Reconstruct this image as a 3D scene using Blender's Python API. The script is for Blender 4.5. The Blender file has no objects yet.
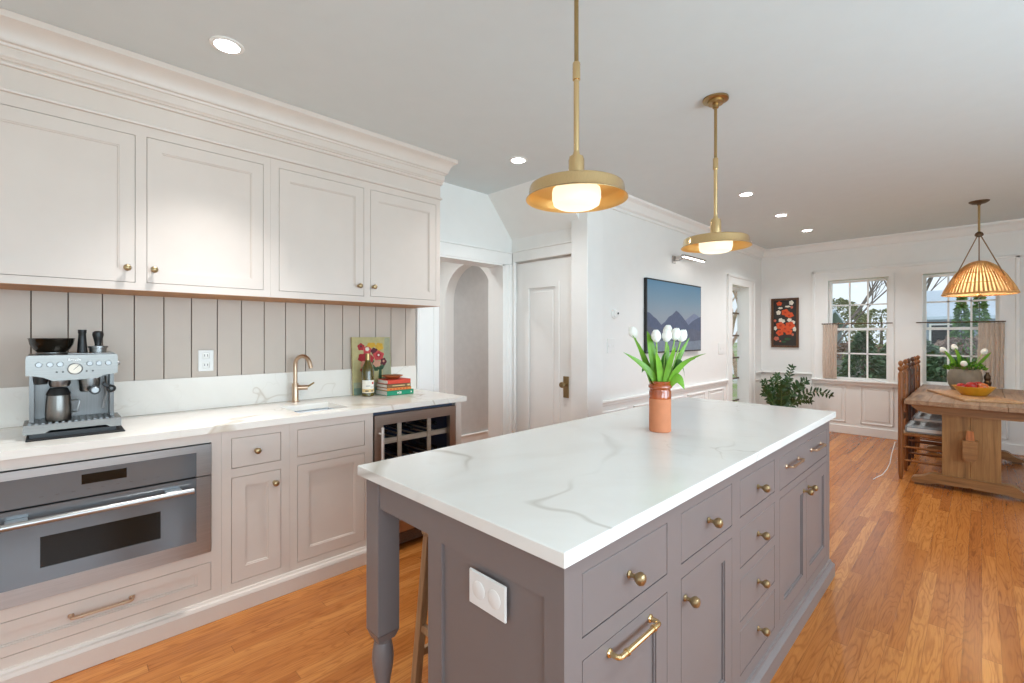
import bpy, bmesh, math, random
from mathutils import Vector, Matrix
random.seed(7)
SC = bpy.context.scene
COL = SC.collection
PI = math.pi

# ------------------------------------------------------------------ camera
cam_d = bpy.data.cameras.new('camera')
cam_d.sensor_width = 36.0
cam_d.lens = 466.0 / 1024.0 * 36.0
cam_d.shift_y = -6.5 / 1024.0
cam_d.clip_start = 0.02
cam_d.clip_end = 400
CAM = bpy.data.objects.new('camera', cam_d)
COL.objects.link(CAM)
CAM.location = (0, 0, 1.343)
CAM.rotation_euler = (PI / 2, 0, math.atan2(0.7101, 0.7040) - PI / 2)
SC.camera = CAM

# ------------------------------------------------------------------ exposure, world, daylight
SC.view_settings.view_transform = 'Standard'
SC.view_settings.look = 'None'
SC.view_settings.gamma = 1.0
SC.view_settings.use_curve_mapping = False
SC.view_settings.exposure = 0.42
LAMP = 50.0         # watts of each recessed downlight
GLOBE = 0.95
world = bpy.data.worlds.new('overcast_sky')
SC.world = world
world.use_nodes = True
wn = world.node_tree.nodes
wn['Background'].inputs[0].default_value = (0.74, 0.84, 0.92, 1)
wn['Background'].inputs[1].default_value = 0.95
try:
    SC.cycles.use_light_tree = True
    SC.cycles.sample_clamp_indirect = 6.0
    SC.cycles.max_bounces = 10
    SC.cycles.diffuse_bounces = 6
    SC.cycles.transparent_max_bounces = 24
    SC.cycles.caustics_reflective = False
    SC.cycles.caustics_refractive = False
    SC.cycles.use_denoising = True
except Exception:
    pass


def daylight_fill(name, loc, rot, sx, sy, watts, col=(0.66, 0.85, 1.0)):
    l = bpy.data.lights.new(name, 'AREA')
    l.shape = 'RECTANGLE'
    l.size = sx
    l.size_y = sy
    l.energy = watts
    l.color = col
    o = bpy.data.objects.new(name, l)
    COL.objects.link(o)
    o.location = loc
    o.rotation_euler = rot
    return o


# fill lamps added at unseen windows, tilted up to brighten the ceiling
daylight_fill('daylight_side_fill', (-0.45, -2.32, 1.45), (PI / 2 + 0.60, 0, 0), 1.9, 1.5, 62)
daylight_fill('daylight_side_fill', (1.95, -2.32, 1.45), (PI / 2 + 0.60, 0, 0), 1.9, 1.5, 72)
daylight_fill('daylight_side_fill', (4.35, -2.32, 1.45), (PI / 2 + 0.65, 0, 0), 1.9, 1.5, 18)
daylight_fill('daylight_rear_fill', (-2.02, 0.2, 1.45), (0, -PI / 2 - 0.35, 0), 1.5, 2.4, 5)  # rear window invented to hold this weak fill lamp


# ------------------------------------------------------------------ materials
def srgb(r, g, b):
    def f(c):
        c /= 255.0
        return c / 12.92 if c <= 0.04045 else ((c + 0.055) / 1.055) ** 2.4
    return (f(r), f(g), f(b), 1.0)


def new_mat(name):
    m = bpy.data.materials.new(name)
    m.use_nodes = True
    nt = m.node_tree
    return m, nt, nt.nodes['Principled BSDF']


def coords(nt, scale=(1, 1, 1), loc=(0, 0, 0), rot=(0, 0, 0)):
    tc = nt.nodes.new('ShaderNodeTexCoord')
    mp = nt.nodes.new('ShaderNodeMapping')
    mp.inputs['Scale'].default_value = scale
    mp.inputs['Location'].default_value = loc
    mp.inputs['Rotation'].default_value = rot
    nt.links.new(tc.outputs['Object'], mp.inputs['Vector'])
    return mp.outputs['Vector']


def noise(nt, vec, scale, detail=3, rough=0.5, dist=0.0):
    n = nt.nodes.new('ShaderNodeTexNoise')
    n.inputs['Scale'].default_value = scale
    n.inputs['Detail'].default_value = detail
    n.inputs['Roughness'].default_value = rough
    n.inputs['Distortion'].default_value = dist
    nt.links.new(vec, n.inputs['Vector'])
    return n.outputs['Fac']


def ramp(nt, fac, stops):
    r = nt.nodes.new('ShaderNodeValToRGB')
    e = r.color_ramp.elements
    while len(e) < len(stops):
        e.new(0.5)
    for k, (p, c) in enumerate(stops):
        e[k].position = p
        e[k].color = c
    nt.links.new(fac, r.inputs['Fac'])
    return r.outputs['Color']


def mix(nt, fac, a, b, mode='MIX'):
    m = nt.nodes.new('ShaderNodeMix')
    m.data_type = 'RGBA'
    m.blend_type = mode
    for sock, v in ((m.inputs[0], fac), (m.inputs[6], a), (m.inputs[7], b)):
        if hasattr(v, 'links') or hasattr(v, 'is_output'):
            nt.links.new(v, sock)
        else:
            sock.default_value = v
    return m.outputs[2]


def bump(nt, bsdf, fac, strength, dist=0.002):
    b = nt.nodes.new('ShaderNodeBump')
    b.inputs['Strength'].default_value = strength
    b.inputs['Distance'].default_value = dist
    nt.links.new(fac, b.inputs['Height'])
    nt.links.new(b.outputs['Normal'], bsdf.inputs['Normal'])


def paint(name, c, rough=0.5, metal=0.0, var=0.04, nscale=8.0, bmp=0.0, bscale=60.0, spec=None, coat=0.0):
    m, nt, b = new_mat(name)
    v = coords(nt)
    n = noise(nt, v, nscale)
    lo = tuple(x * (1 - var) for x in c[:3]) + (1,)
    hi = tuple(min(1, x * (1 + var)) for x in c[:3]) + (1,)
    nt.links.new(ramp(nt, n, [(0.3, lo), (0.7, hi)]), b.inputs['Base Color'])
    b.inputs['Roughness'].default_value = rough
    b.inputs['Metallic'].default_value = metal
    if spec is not None:
        b.inputs['Specular IOR Level'].default_value = spec
    if coat:
        b.inputs['Coat Weight'].default_value = coat
        b.inputs['Coat Roughness'].default_value = 0.06
    if bmp:
        bump(nt, b, noise(nt, v, bscale, 4), bmp)
    return m


def brushed(name, c, rough=0.3, axis=0, var=0.12):
    m, nt, b = new_mat(name)
    sc = [60, 60, 60]
    sc[axis] = 1.2
    n = noise(nt, coords(nt, tuple(sc)), 8.0, 2)
    lo = tuple(x * (1 - var) for x in c[:3]) + (1,)
    nt.links.new(ramp(nt, n, [(0.3, lo), (0.7, c)]), b.inputs['Base Color'])
    b.inputs['Metallic'].default_value = 1.0
    b.inputs['Roughness'].default_value = rough
    bump(nt, b, n, 0.05, 0.001)
    return m


def glow(name, c, strength, base=(1, 1, 1, 1)):
    m, nt, b = new_mat(name)
    b.inputs['Base Color'].default_value = base
    b.inputs['Roughness'].default_value = 0.3
    b.inputs['Emission Color'].default_value = c
    b.inputs['Emission Strength'].default_value = strength
    return m


def pane(name, tint=(1, 1, 1, 1), gloss=0.06):
    m = bpy.data.materials.new(name)
    m.use_nodes = True
    nt = m.node_tree
    nt.nodes.clear()
    o = nt.nodes.new('ShaderNodeOutputMaterial')
    t = nt.nodes.new('ShaderNodeBsdfTransparent')
    t.inputs[0].default_value = tint
    g = nt.nodes.new('ShaderNodeBsdfGlossy')
    g.inputs['Roughness'].default_value = 0.02
    lw = nt.nodes.new('ShaderNodeLayerWeight')
    lw.inputs[0].default_value = 0.5
    pw = nt.nodes.new('ShaderNodeMath')
    pw.operation = 'POWER'
    pw.inputs[1].default_value = 4.0
    nt.links.new(lw.outputs['Facing'], pw.inputs[0])
    fr = nt.nodes.new('ShaderNodeMath')
    fr.operation = 'MULTIPLY_ADD'
    fr.inputs[1].default_value = 0.5
    fr.inputs[2].default_value = 0.025
    nt.links.new(pw.outputs[0], fr.inputs[0])
    mx = nt.nodes.new('ShaderNodeMixShader')
    nt.links.new(fr.outputs[0], mx.inputs[0])
    nt.links.new(t.outputs[0], mx.inputs[1])
    nt.links.new(g.outputs[0], mx.inputs[2])
    nt.links.new(mx.outputs[0], o.inputs[0])
    return m


def wood(name, dark, mid, light, axis=0, scale=1.0, rough=0.45, stretch=14.0):
    m, nt, b = new_mat(name)
    sc = [stretch * scale] * 3
    sc[axis] = 0.9 * scale
    v = coords(nt, tuple(sc))
    n1 = noise(nt, v, 1.6, 5, 0.6, 0.6)
    sc2 = [stretch * 7 * scale] * 3
    sc2[axis] = 3 * scale
    n2 = noise(nt, coords(nt, tuple(sc2)), 1.5, 3, 0.6)
    c1 = ramp(nt, n1, [(0.28, dark), (0.5, mid), (0.74, light)])
    c2 = ramp(nt, n2, [(0.35, (0.72, 0.68, 0.62, 1)), (0.6, (1, 1, 1, 1))])
    nt.links.new(mix(nt, 0.6, c1, c2, 'MULTIPLY'), b.inputs['Base Color'])
    b.inputs['Roughness'].default_value = rough
    bump(nt, b, n2, 0.12, 0.001)
    return m


def oak_floor():
    m, nt, b = new_mat('oak_strip_floor')
    N, L = nt.nodes, nt.links
    tc = N.new('ShaderNodeTexCoord')
    sx = N.new('ShaderNodeSeparateXYZ')
    L.new(tc.outputs['Object'], sx.inputs[0])

    def mth(op, a, bb=None):
        k = N.new('ShaderNodeMath')
        k.operation = op
        for i, v in enumerate((a, bb)):
            if v is None:
                continue
            if isinstance(v, (int, float)):
                k.inputs[i].default_value = v
            else:
                L.new(v, k.inputs[i])
        return k.outputs[0]
    W = 0.0585
    row = mth('FLOOR', mth('DIVIDE', sx.outputs[1], W))
    wnz = N.new('ShaderNodeTexWhiteNoise')
    wnz.noise_dimensions = '1D'
    L.new(row, wnz.inputs['W'])
    xs = mth('ADD', sx.outputs[0], mth('MULTIPLY', wnz.outputs['Value'], 7.0))
    cid = mth('FLOOR', mth('DIVIDE', xs, 1.3))
    w2 = N.new('ShaderNodeTexWhiteNoise')
    w2.noise_dimensions = '2D'
    cv = N.new('ShaderNodeCombineXYZ')
    L.new(row, cv.inputs[0])
    L.new(cid, cv.inputs[1])
    L.new(cv.outputs[0], w2.inputs['Vector'])
    tone = ramp(nt, w2.outputs['Value'], [(0.0, srgb(168, 97, 42)), (0.35, srgb(183, 111, 50)), (0.7, srgb(193, 121, 58)), (1.0, srgb(206, 136, 70))])
    # grain, shifted per board
    cg = N.new('ShaderNodeCombineXYZ')
    L.new(mth('MULTIPLY', xs, 1.6), cg.inputs[0])
    L.new(mth('MULTIPLY', sx.outputs[1], 26.0), cg.inputs[1])
    L.new(mth('MULTIPLY', w2.outputs['Value'], 40.0), cg.inputs[2])
    g1 = noise(nt, cg.outputs[0], 1.4, 5, 0.62, 1.6)
    gr = ramp(nt, g1, [(0.30, (0.60, 0.50, 0.40, 1)), (0.48, (0.93, 0.90, 0.86, 1)), (0.72, (1, 1, 1, 1))])
    cg2 = N.new('ShaderNodeCombineXYZ')
    L.new(mth('MULTIPLY', xs, 6.0), cg2.inputs[0])
    L.new(mth('MULTIPLY', sx.outputs[1], 160.0), cg2.inputs[1])
    g2 = noise(nt, cg2.outputs[0], 1.5, 3, 0.6)
    gr2 = ramp(nt, g2, [(0.3, (0.80, 0.76, 0.70, 1)), (0.6, (1, 1, 1, 1))])
    c = mix(nt, 0.95, tone, gr, 'MULTIPLY')
    c = mix(nt, 0.6, c, gr2, 'MULTIPLY')
    cg3 = N.new('ShaderNodeCombineXYZ')
    L.new(mth('MULTIPLY', xs, 1.1), cg3.inputs[0])
    L.new(mth('MULTIPLY', sx.outputs[1], 11.0), cg3.inputs[1])
    L.new(mth('MULTIPLY', w2.outputs['Value'], 90.0), cg3.inputs[2])
    g3 = noise(nt, cg3.outputs[0], 1.3, 2, 0.4, 0.3)
    rings = ramp(nt, mth('ADD', mth('MULTIPLY', mth('SINE', mth('MULTIPLY', g3, 95.0)), 0.5), 0.5), [(-0.0, (0.72, 0.64, 0.56, 1)), (0.22, (0.93, 0.9, 0.87, 1)), (0.5, (1, 1, 1, 1))])
    c = mix(nt, 0.75, c, rings, 'MULTIPLY')
    # seams
    fy = mth('FRACT', mth('DIVIDE', sx.outputs[1], W))
    fx = mth('FRACT', mth('DIVIDE', xs, 1.3))
    e1 = mth('LESS_THAN', fy, 0.022)
    e2 = mth('LESS_THAN', fx, 0.0022)
    ed = mth('MAXIMUM', e1, e2)
    c = mix(nt, mth('MULTIPLY', ed, 0.55), c, srgb(92, 52, 26))
    L.new(c, b.inputs['Base Color'])
    b.inputs['Roughness'].default_value = 0.24
    bump(nt, b, mth('SUBTRACT', 1.0, ed), 0.25, 0.001)
    return m


def quartz(name, base, vein, vein2, amount=1.0, scale=1.0, seed=0.0):
    m, nt, b = new_mat(name)
    v = coords(nt, (scale, scale, scale), (seed, seed * 0.7, 0), (0, 0, 0.5))
    n = noise(nt, v, 1.0, 3, 0.5, 0.5)
    ridge = ramp(nt, n, [(0.4925, (0, 0, 0, 1)), (0.4992, (1, 1, 1, 1)), (0.5008, (1, 1, 1, 1)), (0.508, (0, 0, 0, 1))])
    mk = ramp(nt, noise(nt, v, 1.7, 2), [(0.40, (0, 0, 0, 1)), (0.58, (amount, amount, amount, 1))])
    f = mix(nt, 1.0, ridge, mk, 'MULTIPLY')
    n2 = noise(nt, v, 0.7, 5, 0.6, 1.6)
    r2 = ramp(nt, n2, [(0.44, (0, 0, 0, 1)), (0.5, (0.35, 0.35, 0.35, 1)), (0.56, (0, 0, 0, 1))])
    c = mix(nt, r2, base, vein2)
    c = mix(nt, f, c, vein)
    for sc_, off, am in ((1.9, 4.7, 0.75), (0.85, 11.3, 0.9)):
        v2 = coords(nt, (scale * 1.3, scale, scale), (seed + off, off, 0), (0, 0, 0.9))
        n3 = noise(nt, v2, sc_, 4, 0.58, 0.4)
        r3 = ramp(nt, n3, [(0.4955, (0, 0, 0, 1)), (0.4995, (1, 1, 1, 1)), (0.5005, (1, 1, 1, 1)), (0.505, (0, 0, 0, 1))])
        k3 = ramp(nt, noise(nt, v2, 1.3, 2), [(0.5, (0, 0, 0, 1)), (0.62, (amount * am, amount * am, amount * am, 1))])
        c = mix(nt, mix(nt, 1.0, r3, k3, 'MULTIPLY'), c, vein)
    nt.links.new(c, b.inputs['Base Color'])
    b.inputs['Roughness'].default_value = 0.22
    return m


def striped(name, c1, c2, freq, axis=0):
    m, nt, b = new_mat(name)
    w = nt.nodes.new('ShaderNodeTexWave')
    w.bands_direction = 'XYZ'[axis]
    w.inputs['Scale'].default_value = freq
    w.inputs['Distortion'].default_value = 0.0
    nt.links.new(coords(nt), w.inputs['Vector'])
    nt.links.new(ramp(nt, w.outputs['Fac'], [(0.35, c1), (0.65, c2)]), b.inputs['Base Color'])
    b.inputs['Roughness'].default_value = 0.9
    return m


M = {}
M['wall'] = paint('white_wall_paint', srgb(238, 236, 232), 0.6, var=0.01, bmp=0.03)
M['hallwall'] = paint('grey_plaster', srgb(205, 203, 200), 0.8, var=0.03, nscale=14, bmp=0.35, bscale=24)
M['trim'] = paint('white_trim_gloss', srgb(240, 238, 234), 0.32, var=0.01)
M['ceil'] = paint('ceiling_paint', srgb(216, 222, 222), 0.9, var=0.01)
M['greige'] = paint('greige_cabinet_paint', srgb(215, 201, 190), 0.38, var=0.015)
M['greigedark'] = paint('cabinet_interior', srgb(70, 62, 56), 0.8)
M['bead'] = paint('beadboard_shaded_greige', srgb(196, 181, 167), 0.42, var=0.015)  # cabinet greige, darkened in its colour for the shade under the wall cabinets
M['groove'] = paint('beadboard_groove', srgb(92, 80, 70), 0.8)
M['island'] = paint('taupe_island_paint', srgb(124, 114, 112), 0.36, var=0.015)
M['quartz'] = quartz('white_quartz', srgb(238, 236, 231), srgb(176, 166, 152), srgb(228, 223, 216), 0.7, 0.72, 5.3)
M['quartz2'] = quartz('warm_quartz', srgb(238, 231, 221), srgb(186, 165, 138), srgb(229, 221, 211), 0.6, 1.0, 9.4)
M['floor'] = oak_floor()
M['steel'] = brushed('brushed_steel', (0.47, 0.455, 0.44, 1), 0.32, 0)
M['steelwarm'] = brushed('warm_steel', (0.50, 0.38, 0.31, 1), 0.36, 0)
M['steeldark'] = brushed('machine_steel', (0.235, 0.222, 0.205, 1), 0.34, 0)
M['chrome'] = paint('chrome', (0.72, 0.72, 0.72, 1), 0.12, 1.0)
M['steelback'] = brushed('machine_back_steel', (0.15, 0.145, 0.14, 1), 0.3, 2)
M['handlesteel'] = paint('bright_steel', (0.80, 0.78, 0.76, 1), 0.4, 0.7)
M['chromedark'] = paint('polished_steel', (0.26, 0.255, 0.25, 1), 0.32, 1.0)
M['ovenglass'] = paint('grey_oven_glass', srgb(112, 116, 120), 0.12, 0.35, var=0.02, coat=0.5)
M['blackglass'] = paint('black_glass', srgb(26, 21, 14), 0.12, 0, spec=0.3)
M['black'] = paint('black_plastic', srgb(24, 23, 23), 0.4)
M['blackmatte'] = paint('black_rubber', srgb(30, 30, 31), 0.75, bmp=0.2)
M['brass'] = brushed('satin_brass', (0.82, 0.60, 0.31, 1), 0.16, 2, 0.08)
M['brassdark'] = brushed('aged_brass', (0.46, 0.31, 0.14, 1), 0.32, 2)
M['brassin'] = paint('gold_lining', (0.92, 0.56, 0.18, 1), 0.4, 0.45)
M['champagne'] = brushed('champagne_bronze', (0.62, 0.44, 0.31, 1), 0.3, 2, 0.06)
M['antique'] = paint('antique_brass', (0.42, 0.30, 0.16, 1), 0.35, 1.0)
M['bronze'] = paint('dark_bronze', (0.16, 0.10, 0.06, 1), 0.4, 1.0)
M['plate'] = paint('white_plate_plastic', srgb(236, 234, 230), 0.35, var=0.01)
M['dark'] = paint('slot_dark', srgb(60, 58, 56), 0.6)
M['lens'] = glow('downlight_lens', (0.98, 0.99, 1.0, 1), 14.0)
M['globe'] = glow('opal_globe', (1.0, 0.86, 0.60, 1), GLOBE, (0.25, 0.24, 0.22, 1))
M['bulb'] = glow('warm_bulb', (1.0, 0.76, 0.44, 1), 85)
M['led'] = glow('picture_light_strip', (1.0, 0.96, 0.9, 1), 7)
M['oakbrown'] = wood('undercabinet_wood', srgb(150, 96, 40), srgb(186, 124, 58), srgb(205, 146, 78))
M['pine'] = wood('weathered_pine', srgb(112, 73, 38), srgb(146, 101, 58), srgb(170, 123, 76), 1)
M['pinetop'] = wood('weathered_pine_top', srgb(126, 92, 66), srgb(158, 122, 92), srgb(184, 150, 118), 0)
M['pinez'] = wood('weathered_pine_upright', srgb(118, 80, 42), srgb(152, 108, 62), srgb(176, 130, 80), 2)
M['boardwood'] = wood('board_wood', srgb(164, 116, 74), srgb(188, 140, 94), srgb(206, 160, 114), 0)
M['chairwood'] = wood('honey_chair_wood', srgb(98, 54, 18), srgb(136, 80, 32), srgb(162, 102, 48), 2)
M['chairdark'] = wood('dark_chair_wood', srgb(52, 28, 16), srgb(78, 44, 26), srgb(100, 60, 36), 2)
M['wedgewood'] = wood('wedge_wood', srgb(150, 84, 44), srgb(182, 108, 60), srgb(200, 128, 76), 2)
M['stoolwood'] = wood('stool_wood', srgb(150, 112, 78), srgb(178, 140, 104), srgb(196, 160, 124), 2)
M['terracotta'] = paint('terracotta', srgb(204, 128, 88), 0.75, var=0.06, nscale=20, bmp=0.1)
M['glaze'] = paint('amber_glaze', srgb(166, 74, 24), 0.08, var=0.25, nscale=14, coat=0.7)
M['petal'] = paint('white_petal', srgb(246, 245, 238), 0.55, var=0.02)
M['leaf'] = paint('tulip_leaf', srgb(112, 162, 44), 0.4, var=0.28, nscale=12)
M['leafdk'] = paint('tulip_leaf_dark', srgb(62, 116, 34), 0.4, var=0.25, nscale=12)
M['stem'] = paint('tulip_stem', srgb(150, 190, 92), 0.45)
M['zz'] = paint('dark_green_leaflet', srgb(50, 78, 40), 0.3, var=0.25, nscale=16)
M['zzstem'] = paint('plant_stem', srgb(84, 108, 60), 0.5)
M['planter'] = paint('grey_planter', srgb(150, 146, 140), 0.7, var=0.08)
M['soil'] = paint('soil', srgb(52, 38, 28), 0.95, bmp=0.5)
M['potclay'] = paint('grey_brown_stoneware', srgb(132, 118, 100), 0.6, var=0.22, nscale=9, bmp=0.2)
M['yellow'] = paint('ochre_enamel', srgb(206, 148, 34), 0.3, var=0.06, coat=0.3)
M['apple'] = paint('red_apple_skin', srgb(178, 34, 24), 0.3, var=0.45, nscale=26, coat=0.2)
M['appley'] = paint('yellow_red_apple_skin', srgb(214, 112, 52), 0.3, var=0.45, nscale=18, coat=0.2)
M['linen'] = paint('linen_curtain', srgb(206, 188, 172), 0.9, var=0.06, nscale=40)
M['cushion'] = striped('ticking_stripe', srgb(200, 198, 192), srgb(120, 124, 128), 46, 0)
M['glass'] = pane('window_glass')
M['coolerglass'] = pane('cooler_glass', (0.88, 0.90, 0.94, 1))
M['wicker'] = wood('wicker_strip', srgb(176, 122, 66), srgb(212, 158, 96), srgb(232, 186, 126), 2, 1.0, 0.6)
m, nt, b = new_mat('pale_lining')
tl = nt.nodes.new('ShaderNodeBsdfTranslucent')
tl.inputs[0].default_value = (0.95, 0.80, 0.55, 1)
b.inputs['Base Color'].default_value = srgb(246, 226, 186)
b.inputs['Roughness'].default_value = 0.9
ms = nt.nodes.new('ShaderNodeMixShader')
ms.inputs[0].default_value = 0.55
nt.links.new(b.outputs[0], ms.inputs[1])
nt.links.new(tl.outputs[0], ms.inputs[2])
nt.links.new(ms.outputs[0], nt.nodes['Material Output'].inputs['Surface'])
M['shadelining'] = m
M['rope'] = paint('jute_rope', srgb(140, 104, 66), 0.9, bmp=0.4, bscale=200)
M['sinkwhite'] = paint('white_sink', srgb(236, 240, 243), 0.15, var=0.01)
M['bottleglass'] = paint('olive_bottle_glass', srgb(86, 74, 18), 0.08, var=0.1, coat=0.5)
M['winedark'] = paint('dark_bottle_glass', srgb(22, 26, 24), 0.1, coat=0.5)
M['label'] = paint('cream_paper', srgb(238, 232, 218), 0.8, var=0.02)
M['labely'] = paint('tan_print', srgb(222, 190, 132), 0.8)
M['red'] = paint('red_ink', srgb(196, 44, 34), 0.6)
M['paper'] = paint('book_pages', srgb(226, 220, 210), 0.9, var=0.05, nscale=90)
for k, c in (('bkred', (216, 72, 50)), ('bkbrown', (128, 96, 62)), ('bkorange', (226, 138, 62)), ('bkgreen', (24, 142, 104))):
    M[k] = paint('book_cloth_' + k[2:], srgb(*c), 0.6)
M['dish'] = paint('striped_clay_dish', srgb(176, 96, 52), 0.5, var=0.2)
M['coolerin'] = paint('cooler_interior', srgb(58, 68, 92), 0.4)
M['shelfwood'] = wood('cooler_shelf_wood', srgb(206, 176, 142), srgb(232, 204, 170), srgb(240, 218, 188), 0)
M['bronzegrille'] = paint('perforated_bronze', srgb(110, 98, 92), 0.4, 0.7)
M['coolerwood'] = paint('copper_steel', srgb(150, 112, 82), 0.35, 0.75)
# pictures
P = {}
for k, c in dict(sky=(104, 140, 168), hill_far=(118, 128, 152), hill_mid=(84, 94, 118), hill_near=(92, 98, 116), mist=(122, 132, 146),
                 olive=(184, 172, 122), sage=(160, 162, 134), teal=(120, 140, 122), crimson=(166, 32, 38), rose=(196, 66, 66), wine=(92, 26, 36), gold=(206, 160, 44),
                 blush=(206, 150, 124), leafp=(46, 82, 50), night=(50, 44, 40), orange=(216, 84, 38), orange2=(186, 58, 28), white=(228, 220, 202), pinkp=(200, 108, 84), ink=(40, 30, 26)).items():
    P[k] = paint('paint_' + k, srgb(*c), 0.6, var=0.1, nscale=30)
m, nt, b = new_mat('painted_sky')
sp = nt.nodes.new('ShaderNodeSeparateXYZ')
nt.links.new(coords(nt), sp.inputs[0])
mr = nt.nodes.new('ShaderNodeMapRange')
mr.inputs[1].default_value = 0.0
mr.inputs[2].default_value = 0.36
nt.links.new(sp.outputs[2], mr.inputs[0])
nt.links.new(ramp(nt, mr.outputs[0], [(0.0, srgb(142, 152, 162)), (0.5, srgb(120, 146, 164)), (1.0, srgb(98, 138, 166))]), b.inputs['Base Color'])
b.inputs['Roughness'].default_value = 0.6
P['sky'] = m
M['frame'] = wood('walnut_frame', srgb(70, 42, 24), srgb(96, 62, 38), srgb(116, 78, 50), 2)
# outdoors
M['lawn'] = None
m, nt, b = new_mat('winter_lawn')
nn = noise(nt, coords(nt), 0.35, 5, 0.6)
nt.links.new(ramp(nt, nn, [(0.34, srgb(104, 140, 62)), (0.5, srgb(140, 166, 84)), (0.58, srgb(170, 168, 130)), (0.66, srgb(214, 218, 218))]), b.inputs['Base Color'])
b.inputs['Roughness'].default_value = 0.95
M['lawn'] = m
M['conifer'] = paint('conifer_needles', srgb(92, 118, 84), 0.7, var=0.4, nscale=5)
M['conifer2'] = paint('cypress_needles', srgb(104, 142, 72), 0.7, var=0.4, nscale=4)
M['olivebush'] = paint('olive_foliage', srgb(150, 152, 112), 0.8, var=0.35, nscale=3)
M['brownbush'] = paint('brown_hedge', srgb(150, 126, 112), 0.9, var=0.35, nscale=3)
M['bark'] = paint('grey_bark', srgb(124, 112, 104), 0.9, var=0.3, nscale=6, bmp=0.5)
M['barkwarm'] = paint('warm_bark', srgb(196, 160, 136), 0.9, var=0.3, nscale=6, bmp=0.5)
M['roofpale'] = paint('frosted_roof', srgb(206, 218, 230), 0.8, var=0.05)
M['siding'] = paint('grey_siding', srgb(150, 158, 168), 0.8, var=0.06)
M['fencewood'] = paint('grey_fence', srgb(150, 148, 144), 0.9, var=0.1)
M['snow'] = paint('snow', srgb(226, 232, 238), 0.9, var=0.03)


# ------------------------------------------------------------------ mesh builder
def wmat(o):
    m = Matrix.LocRotScale(o.location, o.rotation_euler, o.scale)
    return wmat(o.parent) @ m if o.parent else m


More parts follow.
